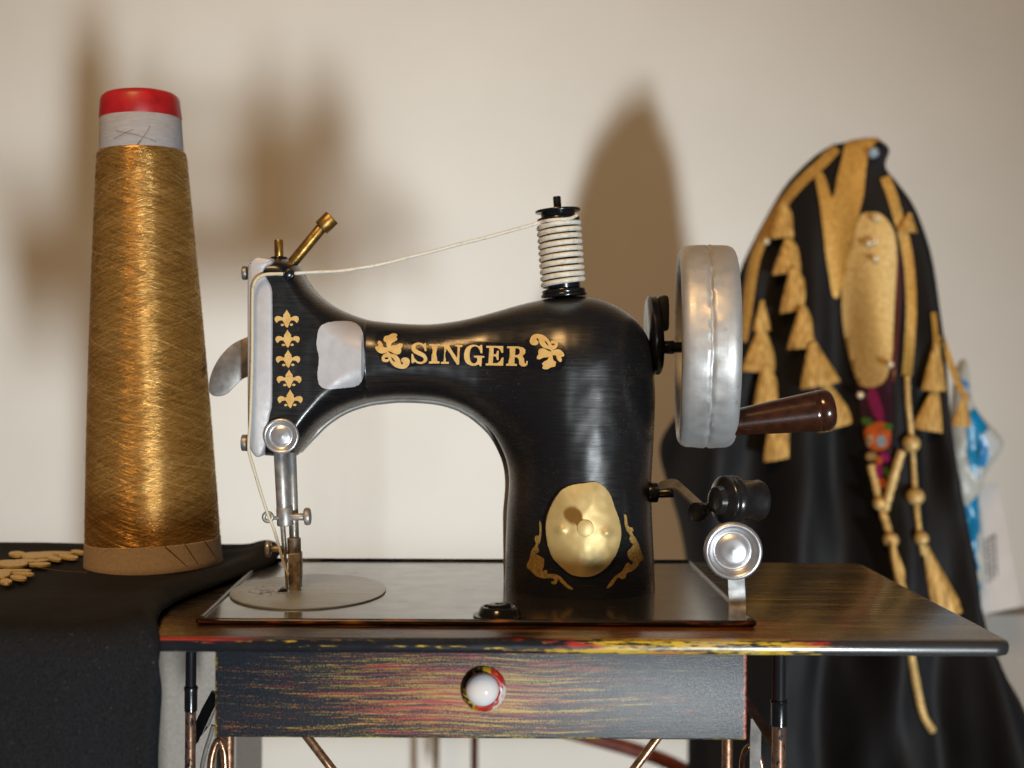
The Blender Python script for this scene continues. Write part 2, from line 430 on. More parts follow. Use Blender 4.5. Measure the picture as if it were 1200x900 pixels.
def obj(name, bm, mat, parent=None, smooth=True, loc=None, auto=None):
    """link one bmesh in world coordinates as one object"""
    o0 = origin_of(parent)
    if loc is not None:
        o0 = Vector(loc)
    bm.normal_update()
    if o0.length:
        bmesh.ops.translate(bm, verts=bm.verts, vec=-o0)
    me = bpy.data.meshes.new(name)
    bm.to_mesh(me)
    bm.free()
    if auto is not None:
        for p in me.polygons:
            p.use_smooth = True
        me.set_sharp_from_angle(angle=math.radians(auto))
    else:
        for p in me.polygons:
            p.use_smooth = smooth
    me.materials.append(M[mat] if isinstance(mat, str) else mat)
    o = bpy.data.objects.new(name, me)
    COL.objects.link(o)
    if parent is not None:
        o.parent = parent
    elif loc is not None:
        o.location = loc
    return o

def frame_of(axis):
    a = Vector(axis).normalized()
    t = Vector((0, 0, 1)) if abs(a.z) < 0.9 else Vector((1, 0, 0))
    u = a.cross(t).normalized()
    v = a.cross(u).normalized()
    return a, u, v

def lathe(bm, base, axis, prof, segs=48, closed=False, wob=None):
    """prof: list of (distance along axis, radius)"""
    base = Vector(base)
    a, u, v = frame_of(axis)
    rings = []
    for (h, r) in prof:
        if r < 1e-7 and not closed:
            rings.append([bm.verts.new(base + a * h)])
            continue
        ring = []
        for i in range(segs):
            th = 2 * pi * i / segs
            rr = r if wob is None else r + wob(h, r, th)
            ring.append(bm.verts.new(base + a * h + (u * math.cos(th) + v * math.sin(th)) * rr))
        rings.append(ring)
    n = len(rings)
    for k in range(n if closed else n - 1):
        A, B = rings[k], rings[(k + 1) % n]
        for i in range(segs):
            j = (i + 1) % segs
            if len(A) == 1 and len(B) == 1:
                continue
            if len(A) == 1:
                bm.faces.new((A[0], B[i], B[j]))
            elif len(B) == 1:
                bm.faces.new((A[i], A[j], B[0]))
            else:
                bm.faces.new((A[i], A[j], B[j], B[i]))
    bmesh.ops.recalc_face_normals(bm, faces=bm.faces)
    return bm

def rod_prof(L, r, b=0.0004):
    b = min(b, r * 0.6, L * 0.3)
    return [(0, 0), (0, r - b), (b * 0.3, r - b * 0.3), (b, r), (L - b, r), (L - b * 0.3, r - b * 0.3), (L, r - b), (L, 0)]

def rod(bm, a, b, r, segs=24, bev=0.0004, r2=None):
    a, b = Vector(a), Vector(b)
    L = (b - a).length
    pr = rod_prof(L, r, bev)
    if r2 is not None:
        pr = [(h, q * (1 + (r2 / r - 1) * h / L)) for h, q in pr]
    return lathe(bm, a, b - a, pr, segs)

def tube(bm, pts, r, segs=10, closed=False, rfun=None):
    pts = [Vector(p) for p in pts]
    n = len(pts)
    tang = []
    for i in range(n):
        if closed:
            d = pts[(i + 1) % n] - pts[i - 1]
        else:
            d = pts[min(i + 1, n - 1)] - pts[max(i - 1, 0)]
        tang.append(d.normalized() if d.length > 1e-12 else Vector((0, 0, 1)))
    a, u, v = frame_of(tang[0])
    rings = []
    for i in range(n):
        t = tang[i]
        u = (u - t * u.dot(t))
        u = u.normalized() if u.length > 1e-9 else frame_of(t)[1]
        v = t.cross(u)
        rr = r if rfun is None else r * rfun(i / max(1, n - 1))
        rings.append([bm.verts.new(pts[i] + (u * math.cos(2 * pi * k / segs) + v * math.sin(2 * pi * k / segs)) * rr) for k in range(segs)])
    for i in range(n if closed else n - 1):
        A, B = rings[i], rings[(i + 1) % n]
        for k in range(segs):
            j = (k + 1) % segs
            bm.faces.new((A[k], A[j], B[j], B[k]))
    if not closed:
        bm.faces.new(rings[0][::-1])
        bm.faces.new(rings[-1])
    bmesh.ops.recalc_face_normals(bm, faces=bm.faces)
    return bm

def crom(pts, n=8, closed=False):
    """Catmull-Rom through points (tuples of any length)"""
    out = []
    m = len(pts)
    P_ = [np.array(p, float) for p in pts]
    rng = range(m) if closed else range(m - 1)
    for i in rng:
        if closed:
            p0, p1, p2, p3 = P_[i - 1], P_[i], P_[(i + 1) % m], P_[(i + 2) % m]
        else:
            p0, p1, p2, p3 = P_[max(i - 1, 0)], P_[i], P_[i + 1], P_[min(i + 2, m - 1)]
        for k in range(n):
            t = k / n
            out.append(tuple(0.5 * ((2 * p1) + (-p0 + p2) * t + (2 * p0 - 5 * p1 + 4 * p2 - p3) * t * t + (-p0 + 3 * p1 - 3 * p2 + p3) * t ** 3)))
    if not closed:
        out.append(tuple(P_[-1]))
    return out

def ring_poly(cx, cy, a, b, n=28, rot=0.0):
    c, s = math.cos(rot), math.sin(rot)
    return [(cx + a * math.cos(2 * pi * i / n) * c - b * math.sin(2 * pi * i / n) * s, cy + a * math.cos(2 * pi * i / n) * s + b * math.sin(2 * pi * i / n) * c) for i in range(n)]

def inside(x, y, poly):
    c = False
    n = len(poly)
    j = n - 1
    for i in range(n):
        xi, yi = poly[i]
        xj, yj = poly[j]
        if (yi > y) != (yj > y) and x < (xj - xi) * (y - yi) / (yj - yi) + xi:
            c = not c
        j = i
    return c

def inside_many(xy, poly):
    xy = np.asarray(xy, float)
    po = np.asarray(poly, float)
    ins = np.zeros(len(xy), bool)
    if len(xy) == 0:
        return ins
    X, Y = xy[:, 0], xy[:, 1]
    n = len(po)
    for i in range(n):
        ax, ay = po[i]
        bx, by = po[(i + 1) % n]
        if ay != by:
            ins ^= ((ay > Y) != (by > Y)) & (X < (bx - ax) * (Y - ay) / (by - ay) + ax)
    return ins

def flat_mesh(outers, holes=(), grid=None):
    """triangulated union of outlines minus holes -> verts2d, tris"""
    vs, es = [], []
    for lp in list(outers) + list(holes):
        b = len(vs)
        vs += [Vector((p[0], p[1])) for p in lp]
        es += [(b + i, b + (i + 1) % len(lp)) for i in range(len(lp))]
    if grid:
        xs = [v.x for v in vs]; ys = [v.y for v in vs]
        x = min(xs) + grid * 0.5
        while x < max(xs):
            y = min(ys) + grid * 0.5
            while y < max(ys):
                vs.append(Vector((x + 1e-3 * random.random(), y + 1e-3 * random.random())))
                y += grid
            x += grid
    r = delaunay_2d_cdt(vs, es, [], 0, 1e-5)
    V, T = r[0], r[2]
    cen = np.array([(sum(V[i].x for i in f) / len(f), sum(V[i].y for i in f) / len(f)) for f in T])
    ok = np.zeros(len(T), bool)
    for o in outers:
        ok |= inside_many(cen, o)
    for h in holes:
        ok &= ~inside_many(cen, h)
    return V, [tuple(f) for f, k in zip(T, ok) if k]

def slab(bm, place, outers, holes=(), grid=None, thick=0.0):
    """lay a flat outline on a surface: place(x, y, lift) -> world point. thick > 0 gives it sides"""
    V, T = flat_mesh(outers, holes, grid)
    used = sorted({i for t in T for i in t})
    top = {i: bm.verts.new(place(V[i].x, V[i].y, thick)) for i in used}
    eds = {}
    for t in T:
        f = [top[i] for i in t]
        try:
            bm.faces.new(f)
        except ValueError:
            continue
        for k in range(len(t)):
            e = (t[k], t[(k + 1) % len(t)])
            eds[e] = eds.get(e, 0) + 1
    if thick > 0:
        bot = {}
        for (a, b) in list(eds):
            if (b, a) not in eds:
                for q in (a, b):
                    if q not in bot:
                        bot[q] = bm.verts.new(place(V[q].x, V[q].y, -0.0003))
                bm.faces.new((top[b], top[a], bot[a], bot[b]))
    # face the camera
    bm.normal_update()
    s = 0
    for f in bm.faces:
        s += f.normal.y * f.calc_area()
    if s > 0:
        bmesh.ops.reverse_faces(bm, faces=bm.faces)
    return bm

class Relief:
    """a rounded solid body grown from its outline: depth rises from the rim like a cushion"""
    def __init__(self, sdf_outline, D0, T, R, power=2.0, step=1.0, blur=0, yaw=0.0, xc=0.0, extra=None):
        self.D0, self.T, self.R, self.pw, self.step = D0, T, R, power, step
        self.yaw, self.xc, self.extra = yaw, xc, extra
        po = np.array(sdf_outline)
        self.x0, self.y0 = po[:, 0].min() - 12, po[:, 1].min() - 12
        nx = int((po[:, 0].max() + 12 - self.x0) / step) + 2
        ny = int((po[:, 1].max() + 12 - self.y0) / step) + 2
        gx = self.x0 + np.arange(nx) * step
        gy = self.y0 + np.arange(ny) * step
        GX, GY = np.meshgrid(gx, gy)
        d2 = np.full(GX.shape, 1e18)
        ins = np.zeros(GX.shape, bool)
        n = len(po)
        for i in range(n):
            ax, ay = po[i]
            bx, by = po[(i + 1) % n]
            ex, ey = bx - ax, by - ay
            L = ex * ex + ey * ey + 1e-12
            t = np.clip(((GX - ax) * ex + (GY - ay) * ey) / L, 0, 1)
            d2 = np.minimum(d2, (GX - ax - t * ex) ** 2 + (GY - ay - t * ey) ** 2)
            if ay != by:
                c = ((ay > GY) != (by > GY)) & (GX < (bx - ax) * (GY - ay) / (by - ay) + ax)
                ins ^= c
        d = np.sqrt(d2) * np.where(ins, 1, -1)
        for _ in range(blur):
            q = np.pad(d, 1, mode='edge')
            d = (q[:-2, 1:-1] + q[2:, 1:-1] + q[1:-1, :-2] + q[1:-1, 2:] + 4 * d) / 8
        self.d = d
    def dist(self, x, y):
        fx = (x - self.x0) / self.step
        fy = (y - self.y0) / self.step
        i = int(min(max(fx, 0), self.d.shape[1] - 2))
        j = int(min(max(fy, 0), self.d.shape[0] - 2))
        u, v = min(max(fx - i, 0), 1), min(max(fy - j, 0), 1)
        D = self.d
        return (D[j, i] * (1 - u) + D[j, i + 1] * u) * (1 - v) + (D[j + 1, i] * (1 - u) + D[j + 1, i + 1] * u) * v
    def z(self, x, y):
        d = max(self.dist(x, y), 0.0)
        r = self.R(x, y)
        q = 1 - min(d / r, 1.0)
        k = max(0.0, 1 - q ** self.pw) ** (1 / self.pw)
        zz = self.T(x, y) * k
        if self.extra:
            zz += self.extra(x, y) * min(1, d / 12)
        return zz
    def plane(self, x):
        return self.D0 + self.yaw * (x - self.xc)
    def at(self, x, y, side=1, lift=0.0):
        p = P(x, y, self.plane(x))
        p.y -= side * self.z(x, y) + lift
        return p
    def on(self, x, y, lift=0.0):
        """surface point that stands at photo pixel x, y"""
        a, b = x, y
        for _ in range(7):
            u, v = proj(self.at(a, b, 1, lift))
            a += x - u
            b += y - v
        return self.at(a, b, 1, lift)
    def mesh(self, outline, grid=4.0, offs=(0.35, 0.9, 1.8, 3.0), rim=3.0, back=True, cols=()):
        # resample
        pts = []
        n = len(outline)
        for i in range(n):
            a, b = np.array(outline[i]), np.array(outline[(i + 1) % n])
            L = np.linalg.norm(b - a)
            m = max(1, int(round(L / rim)))
            for k in range(m):
                pts.append(a + (b - a) * k / m)
        n = len(pts)
        vs = [Vector(p) for p in pts]
        es = [(i, (i + 1) % n) for i in range(n)]
        cand = []
        for o in offs:
            for i in range(n):
                t = pts[(i + 1) % n] - pts[i - 1]
                l = np.linalg.norm(t)
                if l < 1e-9: continue
                nn = np.array((-t[1], t[0])) / l
                for s in (1, -1):
                    q = pts[i] + nn * s * o
                    if self.dist(*q) > o * 0.8:
                        cand.append(q)
        lo = np.min(pts, axis=0); hi = np.max(pts, axis=0)
        x = lo[0]
        while x < hi[0]:
            y = lo[1]
            while y < hi[1]:
                if self.dist(x, y) > max(offs) + grid * 0.4:
                    cand.append(np.array((x, y)))
                y += grid
            x += grid
        for cx in cols:
            cand = [q for q in cand if not (abs(q[0] - cx) < 0.55 and self.dist(*q) > 4)]
            cand += [np.array((cx, yy)) for yy in np.arange(lo[1], hi[1], 2.0) if self.dist(cx, yy) > 3.5]
        for q, k in zip(cand, inside_many(cand, outline)):
            if k: vs.append(Vector(q))
        r = delaunay_2d_cdt(vs, es, [], 0, 1e-4)
        V, T = r[0], r[2]
        bm = bmesh.new()
        keep = inside_many([(sum(V[i].x for i in f) / len(f), sum(V[i].y for i in f) / len(f)) for f in T], outline)
        T = [f for f, k in zip(T, keep) if k]
        for side in ((1, -1) if back else (1,)):
            vv = {}
            for f in T:
                for i in f:
                    if i not in vv:
                        vv[i] = bm.verts.new(self.at(V[i].x, V[i].y, side))
                ff = [vv[i] for i in f]
                bm.faces.new(ff if side == 1 else ff[::-1])
        bmesh.ops.remove_doubles(bm, verts=bm.verts, dist=2e-5)
        bmesh.ops.recalc_face_normals(bm, faces=bm.faces)
        return bm

def lerp(a, b, t):
    t = min(max(t, 0), 1)
    t = t * t * (3 - 2 * t)
    return a + (b - a) * t

def box(bm, a, b, bev=0.0):
    """axis box between two corners"""
    a, b = Vector(a), Vector(b)
    r = bmesh.ops.create_cube(bm, size=1)
    vs = r['verts']
    for v in vs:
        v.co = Vector(((a.x + b.x) / 2 + v.co.x * abs(b.x - a.x), (a.y + b.y) / 2 + v.co.y * abs(b.y - a.y), (a.z + b.z) / 2 + v.co.z * abs(b.z - a.z)))
    if bev > 0:
        es = list({e for v in vs for e in v.link_edges})
        bmesh.ops.bevel(bm, geom=es, offset=bev, segments=3, profile=0.5, affect='EDGES')
    return bm

def prism(bm, loop, dvec, bev=0.0):
    """outline of world points pushed along dvec"""
    dvec = Vector(dvec)
    A = [bm.verts.new(Vector(p)) for p in loop]
    B = [bm.verts.new(Vector(p) + dvec) for p in loop]
    n = len(A)
    fa = bm.faces.new(A)
    fb = bm.faces.new(B[::-1])
    for i in range(n):
        j = (i + 1) % n
        bm.faces.new((A[i], B[i], B[j], A[j]))
    bmesh.ops.recalc_face_normals(bm, faces=bm.faces)
    if bev > 0:
        es = [e for e in bm.edges if (fa in e.link_faces) or (fb in e.link_faces)]
        bmesh.ops.bevel(bm, geom=es, offset=bev, segments=2, profile=0.5, affect='EDGES')
    return bm

BM = bmesh.new
# ------------------------------------------------------------------ setting
D0 = 0.5275
WALL_Y = 1.30
bm = BM()
box(bm, (-2.6, WALL_Y, -1.6), (2.6, WALL_Y + 0.08, 1.9))
w = obj('wall', bm, 'plaster', smooth=False)
w['kind'] = 'structure'
bm = BM()
box(bm, (-0.60, 0.41, -0.42), (0.42, 0.78, -0.40), 0.003)
w = obj('shelf', bm, 'stand_board', smooth=False)
w['kind'] = 'structure'

# ------------------------------------------------------------------ sewing machine
mach = thing('sewing_machine', R_MACHINE, 'black hand crank sewing machine with gold lettering and silver handwheel standing on the worn table', 'sewing machine')

contour = [(300, 312), (306, 306), (318, 303), (335, 303), (345, 306), (352, 312), (359, 325), (369, 340), (386, 355), (406, 366), (430, 374.5),
           (450, 377.5), (475, 379.5), (505, 380), (540, 375.5), (575, 367), (610, 357), (640, 350.5), (665, 347.5), (690, 348), (712, 354), (735, 367), (751, 383),
           (761, 402), (765.5, 425), (767, 470), (765, 520), (762.5, 567), (764, 620), (766, 660), (767, 690)]
inner = [(591.5, 690), (592.5, 643), (594, 601), (596.5, 564), (592.5, 537), (578.7, 509), (560, 490), (543, 479), (521, 471), (498, 467.5), (470, 466.5), (450, 468), (430, 471), (404, 480),
         (383, 493.5), (370, 506), (359, 520), (352, 530), (346, 534), (325, 534), (308, 532), (300, 524), (298.5, 500), (298.5, 400)]
top_line = crom(contour, 6)
in_line = crom(inner, 6)
sdf_line = top_line + [(768, 830), (590, 830)] + in_line
base_y = 436 + F * (H - 0.0012) / D0 + 0.6
mesh_line = [p for p in top_line if p[1] < base_y - 1] + [(767, base_y), (591.7, base_y)] + [p for p in in_line if p[1] < base_y - 1]

def T_body(x, y):
    t = lerp(0.0182, 0.0310, (x - 556) / 105)
    if x < 436:
        t = lerp(0.0206, 0.0181, (x - 429.5) / 3.0)
    return t
def R_body(x, y):
    if x < 440:
        return lerp(17, 40, (x - 345) / 80)
    return lerp(40, 86, (x - 545) / 120)
def dent_body(x, y):
    return 0.00025 * mnoise.noise(Vector((x * 0.02, y * 0.02, 3))) + 0.00012 * mnoise.noise(Vector((x * 0.08, y * 0.05, 9)))
body = Relief(sdf_line, D0, T_body, R_body, 2.0, 1.0, blur=10, extra=dent_body)
obj('body', body.mesh(mesh_line, 3.2, cols=(428.6, 429.6, 430.3, 431, 431.8, 432.6, 433.6)), 'black_paint', mach)

# added tube along the arch; its grey paints in the bright wall's reflection
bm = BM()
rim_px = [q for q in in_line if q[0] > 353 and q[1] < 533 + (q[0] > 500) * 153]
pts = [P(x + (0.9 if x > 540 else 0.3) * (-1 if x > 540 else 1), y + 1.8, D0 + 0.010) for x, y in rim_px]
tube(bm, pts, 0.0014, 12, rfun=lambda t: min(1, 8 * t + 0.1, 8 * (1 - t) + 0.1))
obj('arch_reflection', bm, 'rim_reflection', mach)

# silver end plate
lp = crom([(290, 316), (293, 306), (300, 301), (310, 302), (319, 304), (318, 309), (312, 313), (309, 319), (313, 326), (318, 336), (319.5, 352), (319.5, 410), (319, 470), (316, 487), (313.5, 505), (311, 522), (306, 534), (299, 535), (292, 524), (290, 505), (289.5, 410)], 4, True)
bm = BM()
prism(bm, [P(x, y, 0.5062) for x, y in lp], (0, 0.0425, 0), 0.0011)
obj('end_plate', bm, 'silver_paint', mach, auto=50)
bm = BM()
rod(bm, P(290, 320, 0.515), P(284, 320, 0.515), 0.0029, 20)
obj('bolt', bm, 'grey_steel', mach, auto=40)
bm = BM()
rod(bm, P(291, 519, 0.512), P(283.5, 519, 0.512), 0.0034, 20)
obj('bolt', bm, 'grey_steel', mach, auto=40)

# side panel
panel = crom([(372, 392), (376, 382), (386, 377.5), (400, 376), (413, 377), (421, 382), (425.5, 392), (427, 410), (427.5, 430), (424.5, 445), (417, 452.5), (400, 455), (384, 456), (375, 452), (372, 440), (373.5, 420), (371, 405)], 9, True)
panel = [(x + 0.55 * mnoise.noise(Vector((x * 0.5, y * 0.5, 1))), y + 0.55 * mnoise.noise(Vector((x * 0.5, y * 0.5, 8)))) for x, y in panel]
bm = BM()
slab(bm, body.on, [panel], grid=3.0, thick=0.0008)
obj('side_panel', bm, 'silver_paint', mach, auto=50)

# printed film, lettering and ornaments
def sc(pts, ox, oy, k):
    return [(ox + x / k, oy + y / k) for x, y in pts]
film = crom([(439, 398), (446, 389), (460, 388), (472, 393), (484, 397), (540, 399), (600, 402), (615, 398), (630, 393), (645, 397), (660, 405), (664, 418), (658, 432), (645, 437), (634, 433), (624, 432), (560, 428.5), (500, 428), (482, 430), (470, 434), (458, 431), (446, 422)], 5, True)
bm = BM()
slab(bm, lambda x, y, l=0: body.on(x, y, 0.00006), [film], grid=4.0)
obj('decal_film', bm, 'decal_film', mach)

A1 = lambda p: sc(p, 435, 380, 10)
A2 = lambda p: sc(p, 545, 380, 10)
glyphs = [
    A1(crom([(640, 225), (648, 310), (628, 308), (615, 275), (590, 247), (560, 240), (532, 247), (518, 264), (524, 285), (550, 305), (592, 325), (630, 350), (652, 385), (655, 420), (635, 447), (600, 463), (560, 463), (530, 453), (510, 441), (498, 450), (474, 450), (472, 350), (490, 350), (505, 392), (535, 427), (570, 441), (603, 434), (616, 415), (606, 391), (572, 371), (525, 350), (490, 325), (472, 290), (475, 255), (500, 228), (545, 215), (585, 218), (612, 232), (625, 225)], 3, True)),
    A1([(682, 232), (808, 234), (808, 253), (778, 256), (773, 432), (800, 437), (800, 460), (676, 460), (676, 438), (705, 433), (712, 255), (682, 252)]),
    A1([(828, 240), (908, 240), (1005, 395), (1012, 262), (982, 258), (982, 240), (1070, 245), (1068, 265), (1040, 268), (1030, 472), (1005, 472), (880, 285), (872, 437), (912, 441), (910, 465), (818, 463), (818, 443), (848, 437), (856, 262), (828, 258)]),
    A2(crom([(200, 245), (202, 335), (182, 335), (168, 295), (140, 264), (105, 260), (72, 280), (56, 330), (53, 390), (66, 435), (95, 459), (124, 453), (140, 432), (142, 394), (110, 389), (110, 368), (222, 372), (220, 392), (198, 396), (192, 488), (172, 488), (160, 470), (120, 485), (75, 485), (25, 462), (-5, 420), (-12, 365), (0, 300), (35, 258), (85, 240), (130, 242), (165, 258), (180, 245)], 2, True)),
    A2([(248, 252), (448, 255), (446, 335), (427, 335), (410, 296), (375, 276), (335, 275), (332, 352), (362, 350), (377, 310), (395, 310), (392, 418), (374, 418), (361, 378), (330, 376), (325, 456), (375, 456), (410, 432), (430, 390), (452, 390), (445, 485), (242, 482), (242, 460), (272, 455), (285, 278), (248, 273)]),
    A2([(492, 258), (620, 260), (680, 272), (708, 300), (705, 340), (672, 371), (690, 400), (696, 450), (710, 462), (720, 430), (736, 432), (728, 475), (705, 495), (662, 493), (636, 470), (630, 415), (612, 388), (582, 386), (578, 461), (608, 466), (608, 488), (480, 485), (480, 465), (508, 458), (525, 283), (492, 278)]),
]
r_hole = A2([(590, 280), (585, 362), (615, 360), (638, 345), (643, 305), (625, 283)])
bm = BM()
slab(bm, lambda x, y, l=0: body.on(x, y, 0.00016), glyphs, [r_hole], grid=2.5)
obj('lettering', bm, 'gold_print', mach)

petals = [[(145, 170), (160, 140), (205, 130), (240, 110), (285, 108), (305, 125), (295, 150), (308, 175), (280, 200), (240, 225), (215, 285), (190, 285), (175, 215), (150, 200)],
          [(200, 275), (150, 270), (135, 235), (110, 200), (85, 195), (75, 220), (85, 250), (50, 262), (52, 290), (80, 325), (120, 342), (165, 335), (205, 312)],
          [(195, 282), (240, 250), (290, 245), (330, 225), (365, 230), (368, 255), (350, 285), (352, 320), (330, 350), (280, 350), (235, 325), (198, 312)],
          [(185, 320), (235, 345), (290, 360), (330, 400), (345, 440), (355, 470), (375, 460), (350, 430), (360, 400), (400, 388), (440, 405), (452, 445), (430, 495), (390, 520), (340, 520), (280, 500), (235, 460), (205, 410), (185, 370)],
          [(200, 335), (150, 350), (125, 385), (125, 425), (155, 442), (200, 440), (205, 410), (165, 410), (160, 390), (200, 380)]]
pet_holes = [[(225, 378), (255, 398), (285, 445), (255, 430)]]
def leaf_ornament(fun):
    bm = BM()
    slab(bm, lambda x, y, l=0: body.on(x, y, 0.00016), [[fun(*q) for q in A1(crom(p, 3, True))] for p in petals], [[fun(*q) for q in A1(p)] for p in pet_holes], grid=2.5)
    return obj('leaf_ornament', bm, 'gold_print', mach)
leaf_ornament(lambda x, y: (x, y))
leaf_ornament(lambda x, y: (646 - (x - 455), 414 - (y - 409.5)))

half = [(550, 120), (600, 205), (662, 290), (655, 340), (690, 372), (760, 330), (840, 318), (910, 350), (932, 420), (905, 490), (868, 535), (835, 510), (800, 470), (740, 455), (690, 452), (655, 500), (625, 560), (608, 620), (565, 690)]
lily = [((x - 552) / 26.47, (y - 405) / 26.47) for x, y in half]
lily = lily + [(-x, y) for x, y in lily[::-1][1:-1]]
for (cx, cy, k) in ((336, 373.5, 1.0), (337, 397, 1.0), (337.6, 420.5, 1.0), (338.8, 444, 1.02), (340, 467.5, 1.03)):
    bm = BM()
    slab(bm, lambda x, y, l=0: body.on(x, y, 0.00016), [[(cx + x * k, cy + y * k) for x, y in lily], ring_poly(cx + 5.4, cy + 7, 2, 1.4, 10), ring_poly(cx - 5, cy + 7.2, 2, 1.4, 10)], grid=3)
    obj('fleur_de_lis', bm, 'gold_print', mach)

# oval plate and its scrolls
A4 = lambda p: sc(p, 610, 555, 6.427)
egg = A4(crom([(550, 62), (590, 72), (640, 110), (680, 170), (710, 260), (740, 340), (757, 430), (750, 510), (720, 600), (660, 690), (590, 745), (520, 772), (440, 772), (370, 752), (300, 695), (240, 630), (205, 540), (190, 440), (195, 340), (230, 240), (270, 170), (320, 115), (390, 85), (470, 72)], 5, True))
egg = [(x + 0.35 * mnoise.noise(Vector((x * 0.4, y * 0.4, 2))), y + 0.35 * mnoise.noise(Vector((x * 0.4, y * 0.4, 5)))) for x, y in egg]
eggR = Relief(egg, 0.4965, lambda x, y: 0.0, lambda x, y: 1.0, 2.0, 1.0)
def egg_at(x, y, l=0):
    d = max(0.0, eggR.dist(x, y))
    q = 1 - min(1, d / 42)
    z = 0.0012 + 0.0019 * (1 - q * q)
    for bx, by in ((656.5, 620), (711, 623)):
        r2 = ((x - bx) ** 2 + (y - by) ** 2)
        z += 0.0013 * math.exp(-r2 / 34)
    z += 0.0001 * mnoise.noise(Vector((x * 0.1, y * 0.1, 0)))
    p = body.on(x, y, 0)
    # flatter than the pillar behind it
    flat = P(x, y, 0.4975)
    p = p.lerp(flat, 0.35)
    return p - Vector((0, z if l > 0 else -0.0015, 0))
bm = BM()
slab(bm, egg_at, [egg], grid=1.8, thick=0.001)
plate = obj('oval_plate', bm, 'gold_plate', mach, auto=60)
bm = BM()
c = egg_at(686, 619, 1)
c = P(686, 619, c.y)
tip = P(686, 619, c.y - 0.0115)
rod(bm, c + Vector((0, 0.002, 0)), tip, 0.0018, 18)
rod(bm, tip + Vector((0, 0.0015, 0)), tip - Vector((0, 0.0002, 0)), 0.0033, 28, 0.0003)
obj('pin', bm, 'gold_plate', plate, auto=40)

scrollR = crom([(778, 310), (792, 308), (803, 335), (805, 375), (820, 405), (840, 405), (852, 430), (840, 445), (870, 490), (890, 530), (905, 575), (915, 605), (928, 640), (900, 665), (880, 700), (840, 735), (800, 750), (790, 785), (760, 795), (735, 780), (700, 830), (665, 862), (648, 858), (680, 810), (720, 765), (765, 735), (795, 680), (822, 672), (830, 690), (850, 668), (815, 640), (805, 590), (830, 560), (850, 530), (830, 520), (818, 490), (825, 465), (800, 430), (785, 385), (782, 340)], 2, True)
scrollL = crom([(148, 355), (158, 400), (155, 470), (145, 520), (130, 545), (142, 580), (125, 600), (112, 602), (160, 630), (178, 645), (175, 700), (162, 740), (185, 725), (205, 735), (200, 755), (250, 755), (300, 775), (350, 830), (395, 865), (385, 875), (350, 860), (305, 820), (282, 797), (270, 830), (240, 832), (230, 815), (255, 805), (240, 787), (180, 790), (120, 775), (85, 740), (55, 715), (45, 690), (65, 650), (75, 600), (90, 565), (115, 530), (105, 490), (118, 465), (138, 468), (143, 420), (140, 370)], 2, True)
for s_ in (scrollL, scrollR):
    bm = BM()
    slab(bm, lambda x, y, l=0: body.on(x, y, 0.00016), [A4(s_)], grid=3)
    obj('scroll_ornament', bm, 'old_gold_print', mach)

# tension dial on the head
def dish(bm, c, axis, r, k=1.0):
    pr = [(-0.5, 0), (-0.5, 0.72), (-0.1, 0.80), (0.02, 0.94), (0.16, 1.0), (0.30, 0.985), (0.36, 0.93), (0.36, 0.87), (0.30, 0.80), (0.16, 0.72), (0.08, 0.64), (0.10, 0.58), (0.17, 0.50), (0.21, 0.36), (0.22, 0.18), (0.24, 0.10), (0.25, 0.0)]
    lathe(bm, c, axis, [(h * r * k, q * r) for h, q in pr], 56)
bm = BM()
dish(bm, P(330, 511, 0.5065), (0.02, -1, 0.02), 0.0073, 0.8)
obj('tension_dial', bm, 'dish_silver', mach, auto=70)

# take-up lever
bm = BM()
lp = crom([(296, 393), (284, 397), (270, 405), (257, 419), (248, 436), (244.5, 452), (247, 462), (256, 464.5), (266, 461), (275, 452), (284, 444), (296, 440)], 5)
prism(bm, [P(x, y, 0.527) for x, y in lp], (0, 0.0016, 0), 0.0004)
obj('take_up_lever', bm, 'grey_steel', mach, auto=40)

# brass oilers on the head
bm = BM()
rod(bm, P(327, 303, 0.520), P(326.6, 281, 0.520), 0.0019, 20)
o = obj('oiler', bm, 'brass', mach, auto=40)
bm = BM()
rod(bm, P(327, 306, 0.520), P(327, 301, 0.520), 0.0036, 24, 0.0006)
obj('collar', bm, 'black_gloss', o, auto=40)
bm = BM()
rod(bm, P(342, 309, 0.522), P(379, 264, 0.522), 0.0024, 24)
o = obj('oiler', bm, 'brass', mach, auto=40)
bm = BM()
rod(bm, P(376, 267.5, 0.522), P(389.5, 254.5, 0.522), 0.0035, 28, 0.0005)
obj('cap', bm, 'brass', o, auto=40)

# spool of wire on the hump
sb, st = P(661, 347, D0), P(653.2, 240, D0)
ax = (st - sb).normalized()
SL = (st - sb).length
S1 = 0.000364
bm = BM()
rod(bm, sb - ax * 0.002, st + ax * 10 * S1, 4.6 * S1, 20)
rod(bm, sb, st - ax * 8 * S1, 20 * S1, 40)
spool = obj('spool', bm, 'black_gloss', mach, auto=40)
for (h0, h1, r) in ((98.5, 101.5, 26.5), (87.5, 92, 25), (3, 8, 25.5), (-1, 3, 27)):
    bm = BM()
    rod(bm, sb + ax * h0 * S1, sb + ax * h1 * S1, r * S1, 48, 0.0005)
    obj('flange', bm, 'black_gloss', spool, auto=40)
bm = BM()
a_, u_, v_ = frame_of(ax)
pts = []
turns = 10
for i in range(turns * 40 + 1):
    t = i / 40
    th = 2 * pi * t
    jit = 0.10 * mnoise.noise(Vector((t * 2.1, 0, 4)))
    pts.append(sb + ax * (12.6 + 7.42 * (t + jit)) * S1 + (u_ * math.cos(th) + v_ * math.sin(th)) * (23.6 + 0.4 * jit) * S1)
tube(bm, pts, 2.95 * S1, 10)
obj('coil', bm, 'wire_white', spool)

